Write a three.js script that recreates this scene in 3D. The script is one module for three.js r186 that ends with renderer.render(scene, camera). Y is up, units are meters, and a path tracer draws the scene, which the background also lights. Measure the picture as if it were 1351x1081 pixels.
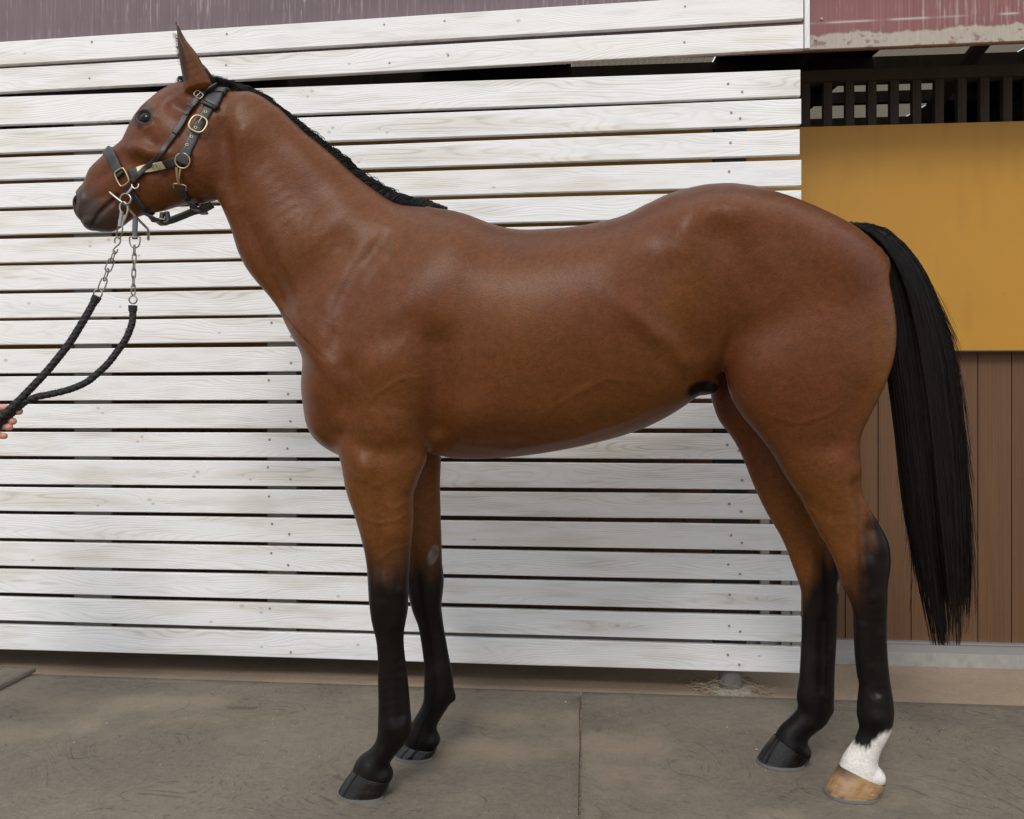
import * as THREE from 'three';
import { mergeGeometries } from 'three/addons/utils/BufferGeometryUtils.js';

// ---------------------------------------------------------------- camera, sky, sun, exposure
const PW = 1351, PH = 1081, FPX = 1083, EYE = 1.12, HORIZON = 510;
const scene = new THREE.Scene();
const camera = new THREE.PerspectiveCamera(2 * Math.atan(PH / 2 / FPX) * 180 / Math.PI, PW / PH, 0.05, 3000);
camera.position.set(0, EYE, 0);
camera.lookAt(0, EYE, -10);
camera.setViewOffset(PW, PH, 0, PH / 2 - HORIZON, PW, PH);     // level camera with the lens shifted
camera.updateProjectionMatrix();

const renderer = new THREE.WebGLRenderer({ antialias: true });
renderer.setSize(1024, 819);
renderer.toneMapping = THREE.LinearToneMapping;
renderer.toneMappingExposure = 1.06;
renderer.shadowMap.enabled = true;

function overcastSky() {                                        // CIE overcast sky with faint cloud structure
  const w = 256, h = 128, data = new Float32Array(w * h * 4);
  for (let j = 0; j < h; j++) for (let i = 0; i < w; i++) {
    const el = ((j + 0.5) / h - 0.5) * Math.PI, az = (i / w) * 2 * Math.PI, s = Math.sin(el), k = (j * w + i) * 4;
    const x = Math.cos(az) * Math.cos(el), z = Math.sin(az) * Math.cos(el);
    const cloud = 0.05 * Math.sin(x * 5 + 1.3 * Math.sin(z * 4)) + 0.04 * Math.sin(z * 9 + x * 3 + s * 6);
    const L = s > -0.02 ? 0.62 * (1 + 1.5 * Math.max(0, s)) * (1 + cloud) : 0.22;
    data[k] = L * 0.97; data[k + 1] = L; data[k + 2] = L * 1.045; data[k + 3] = 1;
  }
  const t = new THREE.DataTexture(data, w, h, THREE.RGBAFormat, THREE.FloatType);
  t.mapping = THREE.EquirectangularReflectionMapping; t.magFilter = t.minFilter = THREE.LinearFilter; t.needsUpdate = true;
  return t;
}
scene.background = scene.environment = overcastSky();
scene.environmentIntensity = 1;
const sun = new THREE.DirectionalLight(0xfff8f0, 1.6);
sun.position.set(-2.2, 8.4, 4.6); sun.target.position.set(0, 0.8, -2.4);
sun.castShadow = true; sun.shadow.radius = 32; sun.shadow.mapSize.set(2048, 2048);
Object.assign(sun.shadow.camera, { left: -6, right: 6, top: 6, bottom: -6, near: 0.1, far: 30 });
scene.add(sun, sun.target);

// ---------------------------------------------------------------- small tools
let seed = 20240611;
const rnd = () => { seed = (seed * 1664525 + 1013904223) >>> 0; return seed / 4294967296; };
const rr = (a, b) => a + (b - a) * rnd();
const clamp = (x, a, b) => x < a ? a : x > b ? b : x;
const sst = (a, b, x) => { x = clamp((x - a) / (b - a), 0, 1); return x * x * (3 - 2 * x); };
const mix = (a, b, t) => a + (b - a) * t;
const hash3 = (i, j, k) => { let h = (i * 374761393 + j * 668265263 + k * 2147483647 + 1274126177) | 0; h = Math.imul(h ^ (h >>> 13), 1274126177); return ((h ^ (h >>> 16)) >>> 0) / 4294967296; };
function vnoise(x, y, z = 0, px = 0) {                           // value noise, optional period in x
  const xi = Math.floor(x), yi = Math.floor(y), zi = Math.floor(z);
  let fx = x - xi, fy = y - yi, fz = z - zi; fx = fx * fx * (3 - 2 * fx); fy = fy * fy * (3 - 2 * fy); fz = fz * fz * (3 - 2 * fz);
  const wr = (i) => px ? ((i % px) + px) % px : i, a = wr(xi), b = wr(xi + 1);
  const l = (k) => mix(mix(hash3(a, yi, k), hash3(b, yi, k), fx), mix(hash3(a, yi + 1, k), hash3(b, yi + 1, k), fx), fy);
  return z === 0 ? l(0) : mix(l(zi), l(zi + 1), fz);
}
function fbm(x, y, o = 4, z = 0, px = 0) { let s = 0, a = 0.5, n = 0; for (let i = 0; i < o; i++) { s += a * vnoise(x, y, z, px); n += a; a *= 0.5; x *= 2; y *= 2; z *= 2; px *= 2; } return s / n; }
const used = new Map();
function numbered(n) { const k = used.get(n) || 0; used.set(n, k + 1); return k ? `${n}_${String(k).padStart(3, '0')}` : n; }
function tag(o, label, category, group) { o.userData.label = label; o.userData.category = category; if (group) o.userData.group = group; return o; }
function shade(o) { o.castShadow = o.receiveShadow = true; return o; }
function part(name, geo, mat, parent) { const m = shade(new THREE.Mesh(geo, mat)); m.name = name; parent.add(m); return m; }
function thing(name, label, category, group) { const g = new THREE.Group(); g.name = numbered(name); scene.add(g); return tag(g, label, category, group); }
function structure(name, geo, mat) { const m = shade(new THREE.Mesh(geo, mat)); m.name = name; m.userData.kind = 'structure'; scene.add(m); return m; }
function stuff(name, geo, mat, label, category) { const m = shade(new THREE.Mesh(geo, mat)); m.name = name; m.userData = { kind: 'stuff', label, category }; scene.add(m); return m; }
function tex(w, h, fn, srgb = true, wrap = true) {               // fn(u, v, i, j) -> [r, g, b] linear or grey 0..1
  const d = new Uint8Array(w * h * 4);
  const enc = (c) => { c = clamp(c, 0, 1); return Math.round(255 * (srgb ? (c <= 0.0031308 ? c * 12.92 : 1.055 * Math.pow(c, 1 / 2.4) - 0.055) : c)); };
  for (let j = 0; j < h; j++) for (let i = 0; i < w; i++) {
    let c = fn(i / w, j / h, i, j); if (typeof c === 'number') c = [c, c, c];
    const k = (j * w + i) * 4; d[k] = enc(c[0]); d[k + 1] = enc(c[1]); d[k + 2] = enc(c[2]); d[k + 3] = 255;
  }
  const t = new THREE.DataTexture(d, w, h); if (srgb) t.colorSpace = THREE.SRGBColorSpace;
  t.magFilter = THREE.LinearFilter; t.minFilter = THREE.LinearMipmapLinearFilter; t.generateMipmaps = true;
  if (wrap) t.wrapS = t.wrapT = THREE.RepeatWrapping; t.needsUpdate = true; return t;
}
const std = (o) => new THREE.MeshStandardMaterial(o);
const phys = (o) => new THREE.MeshPhysicalMaterial(o);
const lin = (r, g, b) => new THREE.Color().setRGB(r, g, b);
const V = (x, y, z) => new THREE.Vector3(x, y, z);

// the place: measured positions (the survey of the photograph) turned into metres
const unproj = (px, py, d) => V((px - PW / 2) / FPX * d, EYE - (py - HORIZON) / FPX * d, -d);
const DMID = (x) => 2.368 - 0.0225 * x;                           // the horse stands almost parallel to the wall
function at(px, py, zo = 0) { let d = 2.368 - zo; for (let i = 0; i < 3; i++) d = DMID((px - PW / 2) / FPX * d) - zo; return unproj(px, py, d); }
// ---------------------------------------------------------------- implicit bodies
const TT = new Float64Array(200), EE = new Float64Array(200);
class Loft {                                                      // a swept body: each station is two opposite outline points with a half width
  constructor(name, k, st, o = {}) {
    this.k = k; this.name = name; this.capA = o.capA ?? 0.04; this.capB = o.capB ?? 0.04; this.sub = o.sub ?? 3;
    const S = st.map((s) => {
      const [ax, ay, bx, by, w, z = 0, c = 0.5, p = 2] = s, A = o.metric ? V(ax, ay, 0) : at(ax, ay, o.zsil ?? z), B = o.metric ? V(bx, by, 0) : at(bx, by, o.zsil ?? z);
      const cx = mix(A.x, B.x, c), cy = mix(A.y, B.y, c);
      return [cx, cy, Math.hypot(A.x - cx, A.y - cy), Math.hypot(B.x - cx, B.y - cy), w, z, p, A.x - cx, A.y - cy];
    });
    const P = [];
    for (let i = 0; i < S.length - 1; i++) for (let j = 0; j < this.sub; j++) {
      const t = j / this.sub, a = S[Math.max(0, i - 1)], b = S[i], c = S[i + 1], d = S[Math.min(S.length - 1, i + 2)];
      P.push(b.map((_, q) => 0.5 * (2 * b[q] + (c[q] - a[q]) * t + (2 * a[q] - 5 * b[q] + 4 * c[q] - d[q]) * t * t + (3 * b[q] - a[q] - 3 * c[q] + d[q]) * t * t * t)));
    }
    P.push(S[S.length - 1]);
    const n = P.length; this.n = n; this.allSeg = Int16Array.from({ length: n - 1 }, (_, i) => i); this.P = new Float64Array(n * 7); P.forEach((s, i) => this.P.set(s.slice(0, 7), i * 7));
    const m = P[n >> 1], q = P[Math.min(n - 1, (n >> 1) + 1)];
    this.sgn = Math.sign((q[0] - m[0]) * m[8] - (q[1] - m[1]) * m[7]) || 1;
    this.lo = [1e9, 1e9, 1e9]; this.hi = [-1e9, -1e9, -1e9];
    for (const s of P) { const R = Math.max(s[2], s[3], 0.02) + 0.05; [s[0], s[1], s[5]].forEach((v, i) => { const e = i < 2 ? R : s[4]; this.lo[i] = Math.min(this.lo[i], v - e); this.hi[i] = Math.max(this.hi[i], v + e); }); }
  }
  pick(x, y, z, R) {                                              // the segments that matter within R of a place
    const P = this.P, e = []; let m = 1e9;
    for (let i = 0; i < this.n - 1; i++) {
      const o = i * 7, ax = P[o], ay = P[o + 1], dx = P[o + 7] - ax, dy = P[o + 8] - ay, t = clamp(((x - ax) * dx + (y - ay) * dy) / (dx * dx + dy * dy + 1e-12), 0, 1);
      e.push(Math.hypot(x - ax - t * dx, y - ay - t * dy)); m = Math.min(m, e[i]);
    }
    return Int16Array.from(e.map((d, i) => i).filter((i) => e[i] < m + 2 * R + 0.012 + 0.2 * (m + R)));
  }
  dist(x, y, z, L = this.allSeg) {
    const P = this.P, T = TT, E = EE, n = L.length; let best = 1e9;
    for (let j = 0; j < n; j++) {
      const o = L[j] * 7, ax = P[o], ay = P[o + 1], dx = P[o + 7] - ax, dy = P[o + 8] - ay;
      let t = ((x - ax) * dx + (y - ay) * dy) / (dx * dx + dy * dy + 1e-12); t = t < 0 ? 0 : t > 1 ? 1 : t;
      const ex = x - ax - t * dx, ey = y - ay - t * dy, d2 = Math.sqrt(ex * ex + ey * ey); T[j] = t; E[j] = d2; if (d2 < best) best = d2;
    }
    if (E[0] === best && T[0] === 0 && L[0] === 0) return this.seg(0, 0, x, y, z);
    if (E[n - 1] === best && T[n - 1] === 1 && L[n - 1] === this.n - 2) return this.seg(this.n - 2, 1, x, y, z);
    const tau = 0.012 + 0.2 * best; let sw = 0, sd = 0;           // blend the segments that are about as near, so that bends stay smooth
    for (let j = 0; j < n; j++) { const q = 1 - (E[j] - best) / tau; if (q > 0) { const w = q * q * q; sw += w; sd += w * this.seg(L[j], T[j], x, y, z); } }
    return sd / sw;
  }
  seg(bi, bt, x, y, z) {
    const P = this.P, n = this.n, o = bi * 7, dx = P[o + 7] - P[o], dy = P[o + 8] - P[o + 1], L = Math.hypot(dx, dy) || 1e-9;
    const ex = x - P[o] - bt * dx, ey = y - P[o + 1] - bt * dy;
    let u = (ex * dx + ey * dy) / L, v = (dx * ey - dy * ex) / L * this.sgn;
    const g = (q) => P[o + q] + (P[o + 7 + q] - P[o + q]) * bt;
    const r = v > 0 ? g(2) : g(3), w = g(4), zz = z - g(5), p = v > 0 ? g(6) : 2;
    const end = bi === 0 && bt === 0 ? this.capA : bi === n - 2 && bt === 1 ? this.capB : 0;
    if (!end) { v = Math.sign(v) * Math.hypot(u, v); u = 0; }
    const qu = end ? Math.abs(u) / end : 0, qv = Math.abs(v) / r, qw = Math.abs(zz) / w;
    const rho = p === 2 ? Math.sqrt(qu * qu + qv * qv + qw * qw) : Math.pow(Math.pow(qu, p) + Math.pow(qv, p) + Math.pow(qw, p), 1 / p);
    if (rho < 1e-6) return -Math.min(r, w);
    const D = Math.sqrt(u * u + v * v + zz * zz), d = D - D / rho;
    return rho < 1 ? Math.max(d, -Math.min(r, w)) : d;
  }
  far(x, y, z) { const l = this.lo, h = this.hi, a = Math.max(l[0] - x, x - h[0], 0), b = Math.max(l[1] - y, y - h[1], 0), c = Math.max(l[2] - z, z - h[2], 0); return Math.sqrt(a * a + b * b + c * c); }
}
class Capsule {                                                   // tapered limb between two points
  constructor(k, a, b, r1, r2) { Object.assign(this, { k, a, b, r1, r2 }); this.d = V().subVectors(b, a); this.l2 = this.d.lengthSq() || 1e-9; }
  dist(x, y, z) { const a = this.a, d = this.d; let t = ((x - a.x) * d.x + (y - a.y) * d.y + (z - a.z) * d.z) / this.l2; t = clamp(t, 0, 1); return Math.hypot(x - a.x - t * d.x, y - a.y - t * d.y, z - a.z - t * d.z) - mix(this.r1, this.r2, t); }
  far(x, y, z) { return Math.max(0, this.dist(x, y, z)); }
}
class Blob {                                                      // ellipsoid turned in the picture plane; cut = true carves it away
  constructor(k, c, rx, ry, rz, ang = 0, cut = false) { Object.assign(this, { k, c, rx, ry, rz, cut }); this.ca = Math.cos(ang); this.sa = Math.sin(ang); }
  dist(x, y, z) {
    const dx = x - this.c.x, dy = y - this.c.y, dz = z - this.c.z, u = dx * this.ca + dy * this.sa, v = -dx * this.sa + dy * this.ca;
    const rho = Math.hypot(u / this.rx, v / this.ry, dz / this.rz); if (rho < 1e-6) return -Math.min(this.rx, this.ry, this.rz);
    const D = Math.hypot(u, v, dz); return D - D / rho;
  }
  far(x, y, z) { return Math.max(0, Math.hypot(x - this.c.x, y - this.c.y, z - this.c.z) - Math.max(this.rx, this.ry, this.rz)); }
}
const smin = (a, b, k) => { const h = Math.max(k - Math.abs(a - b), 0) / k; return Math.min(a, b) - h * h * h * k / 6; };
class Field {
  constructor(parts, bumps = []) { this.parts = parts; this.bumps = bumps; this.all = { p: parts, l: [], b: bumps }; }
  sel(x, y, z, R) { const p = this.parts.filter((q) => q.far(x, y, z) < R + 0.12); return { p, l: p.map((q) => q.pick && q.pick(x, y, z, R + 0.01)), b: this.bumps.filter((b) => b.near(x, y, R)) }; }
  value(x, y, z, s) {
    let f = 1; const P = s.p, L = s.l;
    for (let i = 0; i < P.length; i++) { const q = P[i], d = q.dist(x, y, z, L[i]); f = q.cut ? -smin(-f, d, q.k) : smin(f, d, q.k); }
    if (f < 0.14 && f > -0.14) for (let i = 0; i < s.b.length; i++) f -= s.b[i].at(x, y, z);
    return f;
  }
}
function meshField(F, lo, hi, h, shear = () => 0) {               // surface nets on the blocks the surface passes through
  const N = 8, nb = [0, 1, 2].map((i) => Math.ceil((hi[i] - lo[i]) / (h * N))), n = nb.map((b) => b * N + 1), sx = 1, sy = n[0], sz = n[0] * n[1];
  const val = new Float32Array(n[0] * n[1] * n[2]).fill(NaN), R = h * N * 0.87, act = [];
  for (let c = 0; c < nb[2]; c++) for (let b = 0; b < nb[1]; b++) for (let a = 0; a < nb[0]; a++) {
    const x = lo[0] + (a + 0.5) * N * h, y = lo[1] + (b + 0.5) * N * h, z = lo[2] + (c + 0.5) * N * h, s = F.sel(x, y, z, R);
    if (!s.p.length) continue;
    const f = F.value(x, y, z, s); if (Math.abs(f) > R * 2.2 + 0.02) continue;
    act.push([a, b, c, s]);
    for (let k = 0; k <= N; k++) for (let j = 0; j <= N; j++) for (let i = 0; i <= N; i++) {
      const I = (a * N + i) + (b * N + j) * sy + (c * N + k) * sz;
      if (val[I] !== val[I]) val[I] = F.value(lo[0] + (a * N + i) * h, lo[1] + (b * N + j) * h, lo[2] + (c * N + k) * h, s);
    }
  }
  const id = new Map(), pos = [], sels = [], idx = [];
  const corner = [0, 1, sy, sy + 1, sz, sz + 1, sz + sy, sz + sy + 1], edges = [[0, 1], [2, 3], [4, 5], [6, 7], [0, 2], [1, 3], [4, 6], [5, 7], [0, 4], [1, 5], [2, 6], [3, 7]];
  for (const [a, b, c, s] of act) for (let k = 0; k < N; k++) for (let j = 0; j < N; j++) for (let i = 0; i < N; i++) {
    const gi = a * N + i, gj = b * N + j, gk = c * N + k, I = gi + gj * sy + gk * sz; let m = 0;
    for (let q = 0; q < 8; q++) if (val[I + corner[q]] < 0) m |= 1 << q;
    if (m === 0 || m === 255) continue;
    let x = 0, y = 0, z = 0, e = 0;
    for (const [p, q] of edges) if (((m >> p) & 1) !== ((m >> q) & 1)) {
      const A = val[I + corner[p]], B = val[I + corner[q]], t = A / (A - B);
      x += mix(p & 1, q & 1, t); y += mix((p >> 1) & 1, (q >> 1) & 1, t); z += mix(p >> 2, q >> 2, t); e++;
    }
    id.set(I, pos.length / 3); pos.push(lo[0] + (gi + x / e) * h, lo[1] + (gj + y / e) * h, lo[2] + (gk + z / e) * h); sels.push(s);
  }
  const nor = new Float32Array(pos.length), e = h * 0.6;
  for (let v = 0; v < sels.length; v++) {
    let x = pos[v * 3], y = pos[v * 3 + 1], z = pos[v * 3 + 2]; const s = sels[v];
    const f1 = F.value(x + e, y - e, z - e, s), f2 = F.value(x - e, y - e, z + e, s), f3 = F.value(x - e, y + e, z - e, s), f4 = F.value(x + e, y + e, z + e, s);
    const gx = f1 - f2 - f3 + f4, gy = -f1 - f2 + f3 + f4, gz = -f1 + f2 - f3 + f4, l = Math.hypot(gx, gy, gz) || 1;
    nor[v * 3] = gx / l; nor[v * 3 + 1] = gy / l; nor[v * 3 + 2] = gz / l;
    const f = clamp(F.value(x, y, z, s) / (l / (4 * e)), -h * 0.5, h * 0.5); x -= f * gx / l; y -= f * gy / l; z -= f * gz / l;
    pos[v * 3] = x; pos[v * 3 + 1] = y; pos[v * 3 + 2] = z;
  }
  for (const I of id.keys()) {
    const quad = (d, u, w) => {
      const A = val[I], B = val[I + d]; if ((A < 0) === (B < 0)) return;
      const p = id.get(I), q = id.get(I - u), r = id.get(I - u - w), t = id.get(I - w); if (q === undefined || r === undefined || t === undefined) return;
      if (A < 0) idx.push(p, q, r, p, r, t); else idx.push(p, r, q, p, t, r);
    };
    quad(sx, sy, sz); quad(sy, sz, sx); quad(sz, sx, sy);
  }
  for (let v = 0; v < pos.length; v += 3) pos[v + 2] += shear(pos[v]);
  const g = new THREE.BufferGeometry();
  g.setAttribute('position', new THREE.Float32BufferAttribute(pos, 3)); g.setAttribute('normal', new THREE.BufferAttribute(nor, 3)); g.setIndex(idx);
  return g;
}

// ---------------------------------------------------------------- the horse: field in metres, z = distance towards the viewer from its middle plane
const trunk = new Loft('trunk', 0.06, [
  [470, 380, 470, 603, 0.192, 0, 0.52], [490, 330, 490, 605, 0.205, 0, 0.54], [540, 275, 540, 609, 0.22, 0, 0.56, 1.8], [590, 266, 590, 609, 0.235, 0, 0.57, 1.8],
  [640, 285, 640, 608, 0.25, 0, 0.55, 1.85], [690, 299, 690, 603, 0.262, 0, 0.52, 1.9], [740, 295, 740, 594, 0.27, 0, 0.5], [790, 285, 790, 581, 0.272, 0, 0.48], [835, 276, 835, 554, 0.268, 0, 0.45],
  [875, 265, 875, 516, 0.26, 0, 0.43], [910, 252, 910, 472, 0.252, 0, 0.42], [950, 244, 950, 464, 0.245, 0, 0.42], [990, 249, 990, 490, 0.245, 0, 0.42], [1030, 266, 1030, 490, 0.24, 0, 0.42],
  [1070, 282, 1070, 490, 0.225, 0, 0.43], [1100, 296, 1100, 480, 0.2, 0, 0.44], [1128, 318, 1128, 460, 0.155, 0, 0.46], [1143, 352, 1143, 430, 0.07, 0, 0.5],
], { capA: 0.06, capB: 0.045 });
const neck = new Loft('neck', 0.07, [
  [278, 138, 286, 216, 0.05], [300, 117, 325, 236, 0.066], [342, 151, 358, 300, 0.078], [383, 175, 372, 348, 0.086], [424, 200, 376, 392, 0.098], [470, 235, 398, 424, 0.118], [520, 262, 414, 462, 0.13], [560, 280, 460, 490, 0.12],
], { capA: 0.03, capB: 0.06 });
const head = new Loft('head', 0.035, [
  [103, 257, 112, 292, 0.036], [105, 245, 126, 301, 0.046], [113, 231, 150, 308, 0.05], [126, 217, 166, 293, 0.048], [139, 203, 180, 290, 0.05], [154, 190.5, 194, 284, 0.058], [172, 179, 214, 280.5, 0.07],
  [182, 158, 236, 276, 0.082], [195, 134, 258, 276, 0.088], [212, 119, 280, 271, 0.09], [233, 101, 290, 258, 0.08], [258, 97, 294, 236, 0.068], [281, 104, 300, 208, 0.05],
], { capA: 0.018, capB: 0.03 });
const Z = 0.118, ZF = -0.118, H = 0.093, HF = -0.093;
const foreNear = new Loft('foreNear', 0.05, [
  [480, 500, 550, 490, 0.05, 0.115], [455, 550, 568, 545, 0.078, 0.12], [447.7, 597, 560, 597, 0.08, 0.12], [453.7, 637, 547.4, 637, 0.073, Z], [464.5, 668, 545.5, 668, 0.063, Z], [472.5, 694, 545, 694, 0.055, Z], [479.5, 723, 542.6, 723, 0.049, Z],
  [483.6, 752, 541, 752, 0.048, Z], [485.2, 781, 539.7, 781, 0.05, Z], [486.7, 803, 539.5, 803, 0.047, Z], [490, 821, 536, 821, 0.039, Z], [495.4, 843, 534.6, 843, 0.031, Z], [497.5, 866, 536, 866, 0.028, Z], [498, 904, 539.6, 904, 0.03, Z],
  [498.5, 936, 542, 936, 0.036, Z], [496.7, 962, 542.3, 966, 0.039, Z], [493, 987, 526, 985, 0.034, Z], [481, 1004, 515, 1000, 0.033, Z], [466, 1014, 514, 1014, 0.042, Z], [463, 1030, 512, 1030, 0.045, Z],
], { capA: 0.05, capB: 0.008 });
const foreFar = new Loft('foreFar', 0.05, [
  [505, 540, 570, 540, 0.05, ZF], [497, 590, 582, 590, 0.075, ZF], [502, 639, 582, 639, 0.07, ZF], [513, 675, 582.5, 675, 0.06, ZF], [524, 714, 583.5, 714, 0.05, ZF], [531, 747, 584.5, 747, 0.049, ZF], [535, 767, 586.6, 767, 0.051, ZF], [538, 784, 585, 784, 0.049, ZF],
  [543, 803, 583.6, 803, 0.043, ZF], [550, 820, 584.8, 820, 0.035, ZF], [555, 847, 589.3, 847, 0.029, ZF], [558, 870, 593.4, 870, 0.03, ZF], [559, 891, 597.6, 891, 0.035, ZF], [557.8, 917, 598.6, 914, 0.038, ZF], [558, 940, 587, 926, 0.034, ZF], [548, 958, 577, 946, 0.033, ZF], [536, 977, 575.5, 965, 0.042, ZF], [533, 985, 572, 985, 0.044, ZF],
], { capA: 0.05, capB: 0.008 });
const hindNear = new Loft('hindNear', 0.055, [
  [1020, 336, 1160, 326, 0.07, 0.1], [985, 390, 1182, 376, 0.095, 0.105, 0.47], [968, 445, 1181, 425, 0.11, 0.115, 0.47], [958, 504, 1174, 470, 0.112, 0.12, 0.47], [966, 532, 1171, 508, 0.105, 0.12, 0.47], [992, 556, 1157, 550, 0.092, 0.115, 0.47], [1013, 580, 1138.5, 580, 0.08, 0.108], [1030, 607, 1137.3, 604, 0.073, 0.1], [1046, 632, 1138.8, 624, 0.066, 0.095], [1062, 664, 1142, 650, 0.057, H], [1077, 694, 1152, 676, 0.049, H],
  [1090, 715, 1164.6, 699, 0.043, H], [1101, 737.5, 1173.8, 718, 0.041, H], [1106.5, 758, 1176, 738, 0.043, H], [1113, 776, 1173.6, 760, 0.042, H], [1121, 791, 1172.3, 781, 0.038, H], [1126.5, 804, 1171.9, 800, 0.034, H], [1128.5, 836, 1171.7, 836, 0.029, H], [1130.4, 869, 1173, 869, 0.029, H],
  [1135, 902, 1176, 902, 0.033, H], [1133, 925, 1180, 925, 0.038, H], [1132.5, 950, 1181, 944, 0.039, H], [1135, 966, 1175, 965, 0.036, H], [1130, 981, 1166, 982, 0.034, H], [1118, 1000, 1160.5, 1000, 0.036, H], [1110, 1012, 1160, 1014, 0.043, H], [1106, 1030, 1158, 1030, 0.046, H],
], { capA: 0.04, capB: 0.008, zsil: 0.1 });
const hindFar = new Loft('hindFar', 0.055, [
  [1000, 350, 1100, 350, 0.05, -0.1], [950, 430, 1140, 420, 0.1, -0.105, 0.47], [948, 500, 1140, 470, 0.108, -0.11, 0.47], [938, 535, 1120, 520, 0.1, -0.11, 0.47], [957, 562, 1100, 555, 0.086, -0.105], [977, 598, 1086, 590, 0.073, -0.1], [992, 634, 1082, 622, 0.064, HF], [1009, 672, 1086, 655, 0.055, HF], [1025, 697, 1092, 682, 0.047, HF],
  [1037.7, 727, 1102, 704, 0.041, HF], [1045.5, 750, 1107.5, 726, 0.041, HF], [1053, 770, 1107.5, 752, 0.042, HF], [1057.5, 787, 1106.8, 780, 0.037, HF], [1058, 803, 1106, 800, 0.033, HF], [1057.5, 832, 1105, 832, 0.028, HF], [1056, 864, 1102.7, 869, 0.029, HF], [1054.5, 892, 1101, 900, 0.033, HF], [1050.5, 922, 1100.6, 925, 0.038, HF], [1051, 945, 1094, 940, 0.037, HF],
  [1041, 960, 1077, 953, 0.033, HF], [1027, 971, 1067, 968, 0.034, HF], [1020, 980, 1066, 982, 0.043, HF], [1016, 995, 1064, 995, 0.045, HF],
], { capA: 0.04, capB: 0.008 });
const ear = (s, tip, b, m) => new Loft('ear', 0.03, [[...b, 0.03, 0.05 * s], [...m, 0.03, 0.055 * s], [mix(m[0], tip[0], 0.45), mix(m[1], tip[1], 0.45), mix(m[2], tip[0], 0.5), mix(m[3], tip[1], 0.45), 0.022, 0.06 * s], [mix(m[0], tip[0], 0.8), mix(m[1], tip[1], 0.8), mix(m[2], tip[0], 0.8), mix(m[3], tip[1], 0.8), 0.011, 0.062 * s], [tip[0] - 1.5, tip[1], tip[0] + 1.5, tip[1], 0.004, 0.062 * s]], { capA: 0.015, capB: 0.004, sub: 5 });
const bulb = (x, y, z, rx = 0.02, ry = 0.022) => new Blob(0.02, at(x, y, z), rx, ry, 0.035);
const flat = (p, z) => V(p.x, p.y, z);
const P2 = (x, y, zo, z = zo) => { const p = at(x, y, zo); return V(p.x, p.y, z); };
const horseParts = [trunk, neck, head, foreNear, foreFar, hindNear, hindFar,
  ear(1, [232.5, 31], [244, 112, 280, 118], [237, 74, 262, 82]), ear(-1, [260, 77], [256, 108, 284, 112], [256, 90, 274, 95]),
  new Blob(0.03, P2(506, 1022, Z), 0.026, 0.024, 0.036), new Blob(0.03, P2(570, 976, ZF), 0.024, 0.022, 0.036), new Blob(0.03, P2(1154, 1024, H), 0.026, 0.024, 0.038), new Blob(0.03, P2(1058, 992, HF), 0.024, 0.022, 0.037),
  new Blob(0.085, P2(478, 507, 0), 0.168, 0.222, 0.19), new Blob(0.04, P2(440, 556, 0), 0.066, 0.08, 0.13, 0.5),   // breast
  new Blob(0.02, P2(931, 508, 0.03), 0.036, 0.028, 0.05, 0.3),                               // sheath
  new Blob(0.025, P2(595, 918, ZF), 0.012, 0.018, 0.014, 0.5), new Blob(0.02, P2(1094, 935, HF), 0.012, 0.016, 0.014), new Blob(0.02, P2(536, 966, Z), 0.012, 0.018, 0.014),
  new Blob(0.014, P2(120, 291, 0.02, 0), 0.03, 0.022, 0.042, 0.6),
];
const eyeAt = (() => {                                             // where the eye sits on the bare side of the head
  const f = new Field([head]), c = at(187.5, 153, 0.08), v = (x, y, z) => f.value(x, y, z, f.all); let z = 0.14; for (let i = 0; i < 90 && v(c.x, c.y, z) > 0.0004; i++) z -= Math.max(0.0004, v(c.x, c.y, z) * 0.5);
  const e = 0.004, n = V(v(c.x + e, c.y, z) - v(c.x - e, c.y, z), v(c.x, c.y + e, z) - v(c.x, c.y - e, z), v(c.x, c.y, z + e) - v(c.x, c.y, z - e)).normalize(); return { p: V(c.x, c.y, z), n };
})();
const eyeOff = (k, s) => { const q = eyeAt.p.clone().addScaledVector(eyeAt.n, k); q.z *= s; return q; };
horseParts.push(...[1, -1].flatMap((s) => [
  new Blob(0.03, eyeOff(-0.014, s), 0.034, 0.028, 0.022, -0.5),
  Object.assign(new Blob(0.005, eyeOff(0.0165, s), 0.029, 0.021, 0.0225, -0.4), { cut: true }),
  Object.assign(new Blob(0.006, P2(99, 262, 0.03, 0.034 * s), 0.0085, 0.02, 0.016, 0.25), { cut: true }),
  Object.assign(new Blob(0.01, P2(228, 78, 0.055, 0.062 * s), 0.02, 0.085, 0.02, 0.12), { cut: true }),
].slice(0, s > 0 ? 4 : 3)));

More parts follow.
